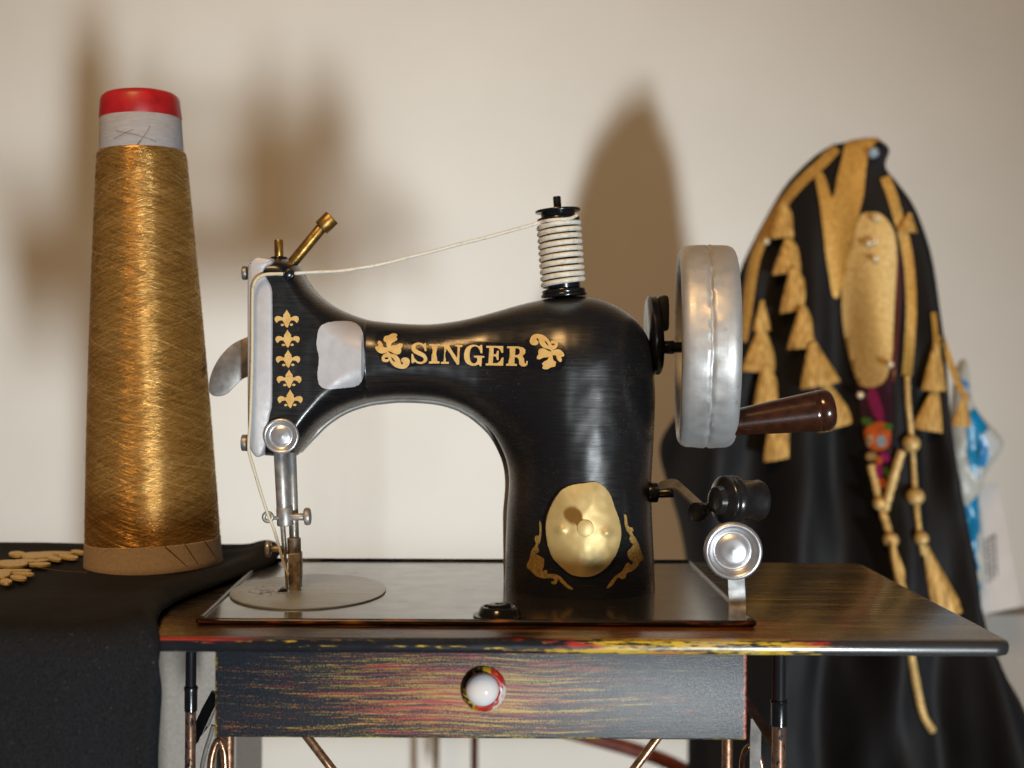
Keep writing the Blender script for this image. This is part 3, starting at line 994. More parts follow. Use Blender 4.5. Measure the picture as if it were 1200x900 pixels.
# thread
rt = 0.00072
bm = BM()
top = [(676, 252, 0.5215), (668, 256, 0.519), (655, 257, 0.5185), (642, 258, 0.5195), (631, 261.5, 0.523), (600, 270, 0.521), (560, 281, 0.518), (520, 291, 0.515), (485, 300, 0.512), (440, 311, 0.508), (412, 316, 0.5065), (385, 318, 0.5058), (345, 320.5, 0.505)]
pts = [P(*q) for q in crom(top, 8)]
pts = [p + Vector((0, 0, 0.00035 * mnoise.noise(Vector((i * 0.11, 0, 2))))) for i, p in enumerate(pts)]
tube(bm, pts, rt, 10, rfun=lambda t: 1 + 0.22 * mnoise.noise(Vector((t * 40, 3, 0))))
obj('thread', bm, 'wire_white', mach)
bm = BM()
low = [(332, 321, 0.505), (320, 321, 0.5045), (310, 322, 0.504), (302, 326, 0.5038), (297.5, 334, 0.5036), (296, 350, 0.5036), (295.6, 420, 0.5036), (293.5, 490, 0.5036), (291.5, 515, 0.5036), (292, 530, 0.504), (297, 548, 0.5045), (305, 575, 0.5055), (314, 603, 0.5065), (321, 620, 0.507), (329, 648, 0.507), (334, 664, 0.507), (338, 674, 0.507)]
tube(bm, [P(*q) for q in crom(low, 8)], rt, 10, rfun=lambda t: 1.02 - 0.18 * t + 0.12 * mnoise.noise(Vector((t * 30, 1, 0))))
obj('thread', bm, 'wire_cream', mach)
bm = BM()
tube(bm, [P(338 + 5.5 * math.cos(a), 321 + 4 * math.sin(a), 0.5055) for a in [i * 2 * pi / 20 for i in range(20)]], 0.0008, 8, True)
rod(bm, P(338, 321, 0.512), P(338, 321, 0.5045), 0.0015, 14)
obj('thread_guide', bm, 'black_gloss', mach, auto=50)

# needle and presser assembly
k5 = 0.512 / F
bm = BM()
rod(bm, P(328.8, 528, 0.511), P(332.5, 598, 0.511), 8.2 * k5, 28, 0.0002)
o = obj('needle_bar', bm, 'steel', mach, auto=40)
bm = BM()
rod(bm, P(333.3, 594, 0.511), P(334.6, 616, 0.511), 9.8 * k5, 28, 0.0006)
cl = obj('clamp', bm, 'steel', o, auto=40)
bm = BM()
rod(bm, P(340, 606, 0.5095), P(358, 605.5, 0.5095), 4.2 * k5, 20)
rod(bm, P(356.5, 605.5, 0.5095), P(364, 605, 0.5095), 10.2 * k5, 28, 0.0009)
obj('screw', bm, 'steel', o, auto=40)
bm = BM()
tube(bm, [P(314 + 5 * math.cos(a), 606 + 5 * math.sin(a), 0.5075) for a in [i * 2 * pi / 22 for i in range(22)]], 2.3 * k5, 8, True)
rod(bm, P(318, 607, 0.508), P(327, 607, 0.510), 2.2 * k5, 12)
obj('thread_eye', bm, 'steel', o, auto=60)
bm = BM()
rod(bm, P(331, 612, 0.509), P(334, 650, 0.509), 3.0 * k5, 14)
rod(bm, P(334, 648, 0.509), P(336.5, 692, 0.509), 1.7 * k5, 12)
obj('needle', bm, 'foot_steel', o, auto=50)
bm = BM()
rod(bm, P(341.5, 530, 0.5145), P(345.5, 652, 0.5145), 5.7 * k5, 24, 0.0002)
pb = obj('presser_bar', bm, 'foot_steel', mach, auto=40)
bm = BM()
rod(bm, P(344.5, 630, 0.5135), P(345, 650, 0.5135), 8 * k5, 24, 0.0004)
rod(bm, P(332, 643, 0.511), P(315, 643.5, 0.511), 3.6 * k5, 18)
rod(bm, P(317.5, 643, 0.511), P(311.5, 643, 0.511), 9.8 * k5, 26, 0.0007)
obj('foot_screw', bm, 'foot_steel', pb, auto=40)
bm = BM()
prism(bm, [P(x, y, 0.510) for x, y in ((337.5, 649), (352, 648), (352.5, 672), (351.5, 690), (344, 697.5), (339.5, 697), (337.5, 680))], (0, 0.006, 0), 0.0005)
ft = obj('presser_foot', bm, 'foot_steel', pb, auto=40)
bm = BM()
prism(bm, [P(x, y, 0.507) for x, y in ((321, 698), (325, 693), (331, 690), (335, 692), (338.5, 699), (330, 701), (323, 700.5))], (0, 0.008, 0), 0.0003)
obj('toe', bm, 'black_gloss', ft, auto=40)

for dx_ in (-6.5, 4.5):
    bm = BM()
    prism(bm, [P(344 + dx_, 697.5, 0.509), P(349 + dx_, 697, 0.509), P(348.5 + dx_, 700.5, 0.500), P(346.5 + dx_, 702.5, 0.4965), P(343.5 + dx_, 700.5, 0.500)], (0, 0, 0.0011), 0.0002)
    obj('prong', bm, 'foot_steel', ft, auto=40)

# handwheel
YAW = math.radians(6.2)
wa = Vector((math.cos(YAW), -math.sin(YAW), 0))
wc = P(827.0, 406, D0)
WR = 0.0430
bm = BM()
hw = 0.0118
prof = [(-hw, .0382), (-hw, .0396), (-hw + .0005, .0409), (-hw + .0016, .0421), (-hw + .0034, .0428), (-hw + .006, .0430), (-.0022, .0431), (-.0007, .04315), (-.0003, .0427), (.0003, .0427), (.0007, .04310), (.0022, .0431),
        (hw - .006, .0430), (hw - .0034, .0428), (hw - .0016, .0421), (hw - .0005, .0409), (hw, .0396), (hw, .0380), (hw - .0012, .0368), (-hw + .0012, .0368)]
def dents(h, r, th):
    if r < 0.04: return 0
    k = math.exp(-(h / 0.0038) ** 2)
    return k * (0.0008 * mnoise.noise(Vector((math.cos(th) * 7, math.sin(th) * 7, h * 420))) + 0.0006 * mnoise.noise(Vector((math.cos(th) * 19, math.sin(th) * 19, h * 700))) - 0.0001) + 0.00018 * mnoise.noise(Vector((math.cos(th) * 4, math.sin(th) * 3, h * 160 + 5)))
lathe(bm, wc, wa, prof, 160, closed=True, wob=dents)
wheel = obj('handwheel', bm, 'wheel_tin', mach, auto=55)
bm = BM()
lathe(bm, wc, wa, [(0.003, 0), (0.003, 0.0372), (0.0055, 0.0372), (0.0055, 0)], 64)
obj('web', bm, 'black_gloss', wheel, smooth=False)
_, wu, wv = frame_of(wa)
for i in range(5):
    th = 0.5 + i * 2 * pi / 5
    d = wu * math.cos(th) + wv * math.sin(th)
    bm = BM()
    rod(bm, wc - wa * 0.004 + d * 0.005, wc - wa * 0.004 + d * 0.0372, 0.0016, 12)
    obj('spoke', bm, 'grey_steel', wheel)
bm = BM()
rod(bm, wc - wa * 0.008, wc + wa * 0.006, 0.0062, 28)
obj('hub', bm, 'black_gloss', wheel, auto=40)
bm = BM()
ha, hb = P(852, 496.3, 0.509), P(977, 479, 0.509)
L = (hb - ha).length
k6 = 0.509 / F
lathe(bm, ha, hb - ha, [(0, 0), (0, 14.6 * k6), (L * .2, 16.6 * k6), (L * .5, 20.3 * k6), (L * .80, 23.4 * k6), (L * .835, 24 * k6), (L * .845, 23.3 * k6), (L * .855, 24.2 * k6), (L * .93, 24.4 * k6), (L * .965, 22.8 * k6), (L * .985, 19.5 * k6), (L * .997, 14 * k6), (L, 6 * k6), (L, 0)], 48)
obj('crank_handle', bm, 'brown_lacquer', wheel, auto=60)
bm = BM()
rod(bm, P(752, 408, D0), P(800, 407, D0), 0.0023, 20)
rod(bm, P(776, 407, D0), P(790, 407, D0), 0.0029, 20)
obj('shaft', bm, 'black_gloss', mach, auto=40)
bm = BM()
lathe(bm, P(760, 393, D0), (1, 0, 0.06), [(0, 0), (0, .0155), (.0008, .0168), (.0034, .0170), (.0044, .0160), (.0044, 0)], 48)
o = obj('stop_disc', bm, 'black_gloss', mach, auto=50)
bm = BM()
lp = crom([(771, 352), (775, 346.5), (781, 346), (784, 351), (784.5, 372), (783.5, 386), (777, 388), (771, 387)], 3, True)
prism(bm, [P(x, y, 0.5245) for x, y in lp], (0, 0.006, 0), 0.0005)
obj('stop_lug', bm, 'black_satin', o, auto=40)

# bobbin winder at the side of the pillar
bm = BM()
rod(bm, P(757, 577, 0.521), P(771, 577, 0.521), 0.0043, 28, 0.0008)
wind = obj('bobbin_winder', bm, 'black_gloss', mach, auto=40)
bm = BM()
rod(bm, P(766, 578, 0.521), P(790, 577, 0.519), 0.0021, 18)
obj('axle', bm, 'black_gloss', wind, auto=40)
bm = BM()
arm = [(772, 570, .5215), (779, 567.5, .5205), (787, 566.5, .519), (793, 568, .517), (800, 574, .513), (812, 585, .507), (824, 596, .501)]
arm = [P(*q) for q in crom(arm, 4)]
hv = Vector((-0.15, -0.75, -0.62)).normalized()
strip = []
nrm = Vector((0.35, -0.55, 0.72)).normalized() * 0.0006
vv = []
for q in arm:
    vv.append([bm.verts.new(q - hv * 0.0022 + nrm), bm.verts.new(q + hv * 0.0030 + nrm), bm.verts.new(q + hv * 0.0030 - nrm), bm.verts.new(q - hv * 0.0022 - nrm)])
for a, b in zip(vv, vv[1:]):
    for k in range(4):
        bm.faces.new((a[k], a[(k + 1) % 4], b[(k + 1) % 4], b[k]))
bm.faces.new(vv[0][::-1]); bm.faces.new(vv[-1])
bmesh.ops.recalc_face_normals(bm, faces=bm.faces)
obj('arm', bm, 'grey_steel', wind, auto=30)
bm = BM()
pa = Vector((0.90, 0.40, -0.04)).normalized()
rod(bm, P(815, 600, 0.500), P(823, 600, 0.503), 0.0040, 24, 0.0006)
rod(bm, P(820, 597, 0.502), P(842, 592, 0.507), 0.0020, 18)
obj('joint', bm, 'black_gloss', wind, auto=40)
bm = BM()
lathe(bm, P(838, 586, 0.494), pa, [(-.001, 0), (-.001, .0030), (.000, .0052), (.0022, .0058), (.0034, .0090), (.0040, .0098), (.0052, .0100), (.0064, .0093), (.0078, .0100), (.0094, .0098), (.0104, .0084), (.0110, .0078), (.0195, .0080), (.0206, .0083), (.0212, .0080), (.0212, .0066), (.0205, .0060), (.0205, 0)], 56)
obj('pulley', bm, 'black_satin', wind, auto=50)
bm = BM()
dish(bm, P(858.5, 645, 0.4615), (-0.10, -1, 0.02), 0.0108, 0.95)
cup = obj('cup', bm, 'dish_silver', wind, auto=70)
bm = BM()
br = [(862, 668, .464), (863, 690, .463), (864, 712, .462), (863, 729.5, .4555)]
pts = [P(*q) for q in crom(br, 5)]
vv = []
for q in pts:
    vv.append([bm.verts.new(q + Vector((sx * 0.0031, sy * 0.0006, 0))) for sx, sy in ((-1, -1), (1, -1), (1, 1), (-1, 1))])
for a, b in zip(vv, vv[1:]):
    for k in range(4):
        bm.faces.new((a[k], a[(k + 1) % 4], b[(k + 1) % 4], b[k]))
bm.faces.new(vv[0][::-1]); bm.faces.new(vv[-1])
bmesh.ops.recalc_face_normals(bm, faces=bm.faces)
obj('bracket', bm, 'steel', wind, auto=30)

# ------------------------------------------------------------------ sewing table
table = thing('sewing_table', R_TABLE, 'small worn black table with a yellow and red scuffed drawer under the sewing machine', 'table')
TX0, TX1, TY0, TY1 = -0.187, 0.1828, 0.4292, 0.6085
def round_rect(x0, x1, y0, y1, r, n=8):
    out = []
    for cx, cy, a0 in ((x1 - r, y0 + r, -pi / 2), (x1 - r, y1 - r, 0), (x0 + r, y1 - r, pi / 2), (x0 + r, y0 + r, pi)):
        for i in range(n + 1):
            a = a0 + i * pi / 2 / n
            out.append((cx + r * math.cos(a), cy + r * math.sin(a)))
    return out
bm = BM()
prism(bm, [(x, y, 0) for x, y in round_rect(TX0, TX1, TY0, TY1, 0.0065)], (0, 0, -0.0052), 0.0016)
obj('tabletop', bm, 'worn_top', table, auto=25)
zp = R_MACHINE[2]
cn = [onz(232.5, 727.5, zp), onz(883, 730.5, zp), onz(808, 658.5, zp), onz(309, 656.5, zp)]
bm = BM()
prism(bm, cn, (0, 0, -zp - 0.0003), 0.0004)
bed = obj('bed_plate', bm, 'bed_black', table, smooth=False)
def bead(a, b, m, r):
    bm = BM()
    n = 24
    tube(bm, [a.lerp(b, i / n) + Vector((0, 0, 0.00012 * mnoise.noise(Vector((i * 0.7, 1, 0))))) for i in range(n + 1)], r, 10)
    obj('bead', bm, m, bed)
bead(cn[0], cn[1], 'bead_black', 0.0011)
bead(cn[1], cn[2], 'bead_clean', 0.0011)
bead(cn[2], cn[3], 'bead_clean', 0.0011)
bead(cn[3], cn[0], 'bead_clean', 0.0011)
bm = BM()
tc = onz(362, 693.2, zp)
loop = []
for i in range(72):
    a = 2 * pi * i / 72
    loop.append((tc.x + 0.0318 * math.cos(a), tc.y + 0.0400 * math.sin(a), zp + 0.0007 + 0.0001 * math.sin(a * 2)))
prism(bm, loop, (0, 0, -0.0009), 0.0002)
obj('throat_plate', bm, 'throat_tin', bed, auto=30)
bm = BM()
sc_c = onz(585, 722, zp)
lathe(bm, sc_c, (0, 0, 1), [(0, .0098), (.0006, .0098), (.0008, .0080), (.0030, .0072), (.0037, .0066), (.0037, .0056), (.0030, .0050), (.0032, .0044), (.0044, .0042), (.0047, .0034), (.0046, .0018), (.0038, .0014), (.0036, 0)], 48)
obj('bed_screw', bm, 'black_gloss', bed, auto=50)

DRY = 0.447
bm = BM()
xa, xb = P(252, 800, DRY).x, P(875.5, 800, DRY).x
box(bm, (xa, DRY, -0.0397), (xb, 0.590, -0.0053), 0.0007)
drawer = obj('drawer', bm, 'worn_drawer', table, auto=30)
kc = P(566.5, 807, DRY)
bm = BM()
lathe(bm, kc + Vector((0, 0.001, 0)), (0, -1, 0), [(0, .0083), (.0012, .0083), (.0022, .0078), (.0030, .0068), (.0032, .0060), (.0026, .0054), (.001, .0050), (.001, 0)], 56)
ring = obj('knob_ring', bm, 'knob_ring', drawer, auto=60)
bm = BM()
pr = [(0, .0042)] + [(.0045 + .0068 * math.sin(a) * 0.62,   .0060 * math.cos(a)) for a in [-0.7 + i * (pi / 2 + 0.7) / 14 for i in range(14)]] + [(.0045 + .0068 * .62, 0)]
lathe(bm, kc + Vector((-0.0004, 0.0014, 0.0005)), (0.0, -1, 0), pr, 48)
obj('knob', bm, 'porcelain', drawer)

k4 = 0.468 / F
for (px, d, r, c0, c1) in ((222.5, 0.468, 6.3, 806, 833), (913, 0.468, 8.0, 822, 850), (268, 0.585, 6.2, 880, 905), (853, 0.585, 6.2, 880, 905)):
    top_p = P(px + (1.5 if px < 500 else 0.5), 764, d)
    x, rr = top_p.x, r * d / F
    bm = BM()
    rod(bm, (x, d, -0.005), (x - 0.001, d, -0.40), rr, 22)
    leg = obj('leg', bm, 'worn_copper' if d < 0.5 else 'copper', table, auto=40)
    if d < 0.5:
        bm = BM()
        z0, z1 = P(px, c0, d).z, P(px, c1, d).z
        lathe(bm, (x, d, z1), (0, 0, 1), [(0, rr), (0, rr * 1.18), (z0 - z1 - .001, rr * 1.2), (z0 - z1, rr * 1.32), (z0 - z1 + .0006, rr * 1.2), (z0 - z1 + .0006, rr)], 28)
        obj('sleeve', bm, 'black_gloss', leg, auto=40)

def flat_bar(name, pts, w, th, mat):
    """flat iron along points (px, py, d)"""
    pts = [P(*q) for q in pts]
    bm = BM()
    vv = []
    n = len(pts)
    for i, q in enumerate(pts):
        t = (pts[min(i + 1, n - 1)] - pts[max(i - 1, 0)]).normalized()
        s_ = t.cross(Vector((0, 1, 0))).normalized()
        vv.append([bm.verts.new(q + s_ * w * a + Vector((0, th * b, 0))) for a, b in ((-1, -1), (1, -1), (1, 1), (-1, 1))])
    for a, b in zip(vv, vv[1:]):
        for k in range(4):
            bm.faces.new((a[k], a[(k + 1) % 4], b[(k + 1) % 4], b[k]))
    bm.faces.new(vv[0][::-1]); bm.faces.new(vv[-1])
    bmesh.ops.recalc_face_normals(bm, faces=bm.faces)
    return obj(name, bm, mat, table, auto=30)
flat_bar('strap', [(872, 816, .49), (884, 836, .485), (898, 858, .477), (904, 868, .474), (912, 873, .470)], 0.0017, 0.0012, 'dull_iron')
flat_bar('strap', [(886, 842, .50), (885, 870, .50), (884, 1000, .50)], 0.0022, 0.0007, 'dull_iron')
flat_bar('strap', [(254, 812, .49), (243, 832, .484), (232, 856, .476), (226, 868, .472)], 0.0021, 0.0012, 'black_gloss')
flat_bar('strap', [(253, 826, .492), (244, 850, .49), (231, 866, .478), (226, 876, .474)], 0.0005, 0.0016, 'dull_iron')
def scroll(pts, r, mat):
    bm = BM()
    tube(bm, [P(*q) for q in crom(pts, 8)], r, 10)
    return obj('scroll_iron', bm, mat, table)
scroll([(868, 960, .51), (869, 905, .51), (871, 885, .51), (877, 875, .51), (884, 876, .51), (890, 888, .51), (893, 905, .51), (894, 950, .51)], 0.0011, 'copper')
scroll([(246, 960, .51), (247, 900, .51), (250, 880, .51), (256, 868, .51), (262, 878, .51), (264, 900, .51), (264, 950, .51)], 0.0016, 'copper')
scroll([(233, 960, .50), (236, 905, .50), (241, 880, .50), (246, 864, .50), (250, 850, .50)], 0.0009, 'dull_iron')
bm = BM()
rod(bm, P(352, 853, .53), P(415, 935, .53), 0.0019, 16)
obj('cross_rod', bm, 'copper', table)
bm = BM()
rod(bm, P(779, 853, .53), P(718, 935, .53), 0.0019, 16)
obj('cross_rod', bm, 'copper', table)

# ------------------------------------------------------------------ cloth and thread cone
CLZ = 0.0056
bm = BM()
prof = [(0.6120, -0.0055), (0.6125, 0.0), (0.6110, 0.0045), (0.6070, 0.0075), (0.600, 0.0080), (0.59, 0.0066), (0.57, CLZ), (0.54, CLZ), (0.51, CLZ), (0.485, 0.0052), (0.465, 0.0060), (0.448, 0.0062), (0.4355, 0.0050),
        (0.4275, 0.0018), (0.4240, -0.0035), (0.4230, -0.010), (0.4232, -0.03), (0.4238, -0.06), (0.4240, -0.10), (0.4240, -0.14)]
prof = crom(prof, 6)
def hem(y, z):
    """right hand hem of the cloth as x"""
    if z < -0.004 and y < 0.5:
        t = min(1, (-z) / 0.1)
        return -0.1128 + 0.0011 * min(1, (-z - 0.004) / 0.015) * math.sin(-z * 75 + 1.2)
    pts = [(0.426, -0.1128), (0.445, -0.1192), (0.465, -0.1228), (0.485, -0.1236), (0.505, -0.1200), (0.530, -0.1145), (0.555, -0.1085), (0.58, -0.1010), (0.60, -0.0995), (0.613, -0.1060)]
    for (a, xa_), (b, xb_) in zip(pts, pts[1:]):
        if a <= y <= b:
            return xa_ + (xb_ - xa_) * (y - a) / (b - a)
    return pts[0][1] if y < 0.43 else pts[-1][1]
NU = 70
rows = []
for k, (y, z) in enumerate(prof):
    row = []
    xr = hem(y, z)
    for i in range(NU + 1):
        u = i / NU
        s_ = 1 - (1 - u) ** 1.0
        xl = lerp(-0.246, -0.186, -z / 0.01) if y < 0.5 else lerp(-0.225, -0.246, (y - 0.44) / 0.08)
        xl = min(xl, lerp(-0.186, -0.225, (y - 0.424) / 0.016)) if z > -0.002 else -0.186
        x = xl + (xr - xl) * s_
        dr = xr - x
        hum = 0.0012 * mnoise.noise(Vector((x * 26, y * 26, 1)))
        zz, yy = z, y
        kf = lerp(0, 1, (-z - 0.0005) / 0.02) if y < 0.5 else 0.0
        if True:
            roll_ = 0.0022 * math.exp(-((dr - 0.007) / 0.006) ** 2)
            drop = 0.0042 * math.exp(-(dr / 0.0025) ** 2)
            flat = 1 - 0.85 * math.exp(-(((x + 0.149) ** 2 + (y - 0.558) ** 2) / 0.0016))
            zz = z + ((hum + roll_) * flat - drop) * (1 - kf)
            zz += 0.0016 * math.exp(-((x + 0.36) * 0.35 - (y - 0.50)) ** 2 / 0.00006) * flat * (1 - kf)
            if y < 0.5:
                yy = y + kf * (0.0030 * math.sin(x * 46 + 0.4) * min(1, -z / 0.06) + hum * 1.2 - 0.0018 * math.exp(-(dr / 0.006) ** 2) + 0.004 * math.exp(-(dr / 0.0018) ** 2))
        row.append(bm.verts.new((x, yy, zz)))
    rows.append(row)
for a, b in zip(rows, rows[1:]):
    for i in range(NU):
        bm.faces.new((a[i], a[i + 1], b[i + 1], b[i]))
bmesh.ops.recalc_face_normals(bm, faces=bm.faces)
g = bmesh.ops.solidify(bm, geom=bm.faces[:], thickness=0.0009)
cloth = obj('cloth', bm, 'black_cloth', loc=(-0.23, 0.52, 0.0))
tag(cloth, 'plain black cloth with gold embroidered leaves, draped over the left end of the table', 'cloth')

A7 = lambda cx, cy, a, b, rot=0: [(x / 9.23, 620 + y / 9.23) for x, y in ring_poly(cx, cy, a, b * 0.78, 20, rot)]
sprigs = [[A7(185, 270, 92, 34), A7(400, 285, 170, 42), A7(585, 318, 82, 27, .15), A7(740, 300, 108, 28, .1), A7(845, 248, 82, 22, .1), A7(600, 262, 200, 22), A7(330, 310, 90, 20)],
          [A7(120, 375, 180, 48), A7(430, 382, 118, 22, -.03), A7(440, 342, 90, 17, -.1), A7(280, 345, 130, 20)],
          [A7(20, 490, 90, 44), A7(220, 452, 120, 17), A7(250, 484, 122, 17, .03), A7(200, 526, 92, 27, .12), A7(65, 568, 66, 34), A7(60, 455, 120, 22)]]
for q in sprigs:
    bm = BM()
    for el in q:
        cx_ = sum(a for a, b in el) / len(el); cy_ = sum(b for a, b in el) / len(el)
        rx = [math.hypot(a - cx_, b - cy_) for a, b in el]
        def lay(x, y, l=0, el=el, cx_=cx_, cy_=cy_):
            th = math.atan2(y - cy_, x - cx_)
            best = max(1e-6, min((abs(math.atan2(math.sin(math.atan2(b - cy_, a - cx_) - th), math.cos(math.atan2(b - cy_, a - cx_) - th))), math.hypot(a - cx_, b - cy_)) for a, b in el)[1])
            r = min(1, math.hypot(x - cx_, y - cy_) / best)
            return onz(x, y, 0.0080) + Vector((0, 0, (0.0003 + 0.0003 * math.sqrt(max(0, 1 - r * r))) if l > 0 else -0.0006))
        slab(bm, lay, [el], grid=1.6, thick=0.0005)
    bmesh.ops.recalc_face_normals(bm, faces=bm.faces)
    obj('embroidered_sprig', bm, 'gold_embroidery', cloth, auto=60)

# thread cone
cb, ct = onz(180.5, 655, 0.0062), None
cb.y = 0.557
cb.x = P(180.5, 655, 0.557).x
ct = P(164.5, 125, 0.557)
cb.z = 0.0052
cax = (ct - cb).normalized()
cone = thing('thread_cone', cb, 'tall cone of shiny gold metallic thread with red cap and brown cardboard foot', 'thread cone')
KC = 0.557 / F
def hz(y):
    return (P(180, 660, 0.557).z - P(180, y, 0.557).z + 0) * -1 * -1
def hh_(y):
    return (660 - y) * KC
bm = BM()
lathe(bm, cb, cax, [(0, 0), (0, 78.5 * KC), (0.0006, 79.3 * KC), (hh_(652), 78.6 * KC), (hh_(630), 77.6 * KC), (hh_(628), 74 * KC), (hh_(600), 60 * KC)], 72, wob=lambda h, r, th: 0.00022 * mnoise.noise(Vector((math.cos(th) * 2, math.sin(th) * 2, h * 60))))
obj('cardboard_foot', bm, 'brown_card', cone, auto=40)
bm = BM()
pr = []
for i in range(61):
    t = i / 60
    y = 640 + (178 - 640) * t
    r = 76.6 + (50.2 - 76.6) * t + 2.2 * math.sin(pi * t) ** 0.8
    pr.append((hh_(y), r * KC))
pr = [(hh_(641), 60 * KC), (hh_(641), 75.6 * KC)] + pr + [(hh_(177), 49.4 * KC), (hh_(177), 40 * KC)]
lathe(bm, cb, cax, pr, 120, wob=lambda h, r, th: 0.00025 * mnoise.noise(Vector((math.cos(th) * 3, math.sin(th) * 3, h * 110))) + 0.00012 * mnoise.noise(Vector((math.cos(th) * 14, math.sin(th) * 14, h * 900))))
yarn = obj('thread_winding', bm, 'gold_yarn', cone, auto=50)
# single strands lying on the winding
ca, cu, cv = frame_of(cax)
def rad_at(h):
    y = 660 - h / KC
    t = np.clip((y - 640) / (178 - 640), 0, 1)
    return (76.6 + (50.2 - 76.6) * t + 2.2 * np.sin(pi * t) ** 0.8) * KC
rng = np.random.default_rng(5)
NS, NK = 8000, 12
h0 = rng.uniform(hh_(637), hh_(182), NS)[:, None]
th0 = rng.uniform(0, 2 * pi, NS)[:, None]
slp = (rng.uniform(0.14, 0.50, NS) * rng.choice((-1, 1), NS))[:, None]
ln = rng.uniform(0.8, 2.2, NS)[:, None]
fly = np.arange(NS)[:, None] < 34
lift = np.where(fly, rng.uniform(0.0004, 0.0011, NS)[:, None], rng.uniform(0.00003, 0.00024, NS)[:, None])
rs = np.where(fly, 0.00005, rng.uniform(0.00008, 0.00013, NS)[:, None])
kk_ = np.linspace(0, 1, NK)[None, :]
TH = th0 + ln * kk_
HH = np.clip(h0 + slp * rad_at(h0) * ln * (kk_ - 0.5), hh_(638.5), hh_(179.5))
RR = rad_at(HH) + lift * np.sin(pi * kk_) + 0.00004
A3, U3, V3 = (np.array(q) for q in (ca, cu, cv))
radial = np.cos(TH)[..., None] * U3 + np.sin(TH)[..., None] * V3
base_c = np.array(cb)
PT = base_c + HH[..., None] * A3 + RR[..., None] * radial
R3 = rs[..., None] if rs.ndim == 2 else rs
ringv = [PT + A3 * R3, PT + radial * R3, PT - A3 * R3, PT - radial * R3]
VV = (np.stack(ringv, axis=2) - np.array(cb)).reshape(-1, 3)
s_i, k_i, q_i = np.meshgrid(np.arange(NS), np.arange(NK - 1), np.arange(4), indexing='ij')
idx = lambda s_, k_, q_: (s_ * NK + k_) * 4 + q_
FF = np.stack([idx(s_i, k_i, q_i), idx(s_i, k_i, (q_i + 1) % 4), idx(s_i, k_i + 1, (q_i + 1) % 4), idx(s_i, k_i + 1, q_i)], axis=-1).reshape(-1, 4)
me = bpy.data.meshes.new('loose_strands')
me.vertices.add(len(VV)); me.vertices.foreach_set('co', VV.ravel().astype(np.float32))
me.loops.add(FF.size); me.loops.foreach_set('vertex_index', FF.ravel().astype(np.int32))
me.polygons.add(len(FF)); me.polygons.foreach_set('loop_start', np.arange(0, FF.size, 4, dtype=np.int32))
me.polygons.foreach_set('use_smooth', np.ones(len(FF), bool))
me.update(calc_edges=True); me.validate()
ta = me.attributes.new('tone', 'FLOAT', 'POINT')
ta.data.foreach_set('value', np.repeat(rng.beta(2.2, 2.6, NS), NK * 4).astype(np.float32))
me.materials.append(M['gold_strand'])
o = bpy.data.objects.new('loose_strands', me)
COL.objects.link(o); o.parent = cone
o['kind'] = 'stuff'
for (x0, y0, x1, y1) in ((193, 640, 224, 668), (216, 637, 234, 664), (240, 634, 254, 655), (106, 668, 107, 674)):
    bm = BM()
    pts = []
    for k in range(9):
        q = P(x0 + (x1 - x0) * k / 8, y0 + (y1 - y0) * k / 8, 0.50)
        ray = (q - CAM).normalized()
        # meet the foot
        t = 0.5
        for _ in range(60):
            w_ = CAM + ray * t - cb
            hgt = w_.dot(cax)
            gap = (w_ - cax * hgt).length - 78.6 * KC
            t += gap * 0.8
        pts.append(CAM + ray * t)
    tube(bm, pts, 0.00016, 5)
    obj('crease', bm, 'crease', cone)
bm = BM()
lathe(bm, cb, cax, [(hh_(200), 44 * KC), (hh_(181), 48.2 * KC), (hh_(138), 46.6 * KC), (hh_(134), 44 * KC)], 72)
obj('cone_collar', bm, 'white_card', cone, auto=40)
bm = BM()
lathe(bm, cb, cax, [(hh_(137.5), 44 * KC), (hh_(138.5), 46.6 * KC), (hh_(137), 47.2 * KC), (hh_(118), 45.6 * KC), (hh_(113), 44 * KC), (hh_(110), 40.5 * KC), (hh_(108.5), 35 * KC), (hh_(108.5), 0)], 72)
obj('cap', bm, 'red_plastic', cone, auto=60)
bm = BM()
for (a, b) in (((122, 160, .534), (150, 146, .528)), ((150, 172, .529), (185, 140, .527)), ((125, 150, .533), (196, 160, .531)), ((140, 178, .530), (172, 152, .527))):
    p0, p1 = P(*a), P(*b)
    pts = []
    for k in range(9):
        q = p0.lerp(p1, k / 8)
        h = (q - cb).dot(ca)
        rr = q - cb - ca * h
        rr = rr.normalized() * (48.8 * KC)
        pts.append(cb + ca * h + rr)
    tube(bm, pts, 0.00009, 5)
o = obj('loose_strands', bm, 'gold_strand', cone)
o['kind'] = 'stuff'
# trailing end of the thread on the cloth
bm = BM()
tube(bm, [onz(x, y, 0.0075) for x, y in crom([(40, 664.5), (50, 666), (65, 668.5), (80, 670), (92, 670.6), (102, 671)], 6)], 0.00022, 6)
obj('loose_end', bm, 'gold_strand', cone)

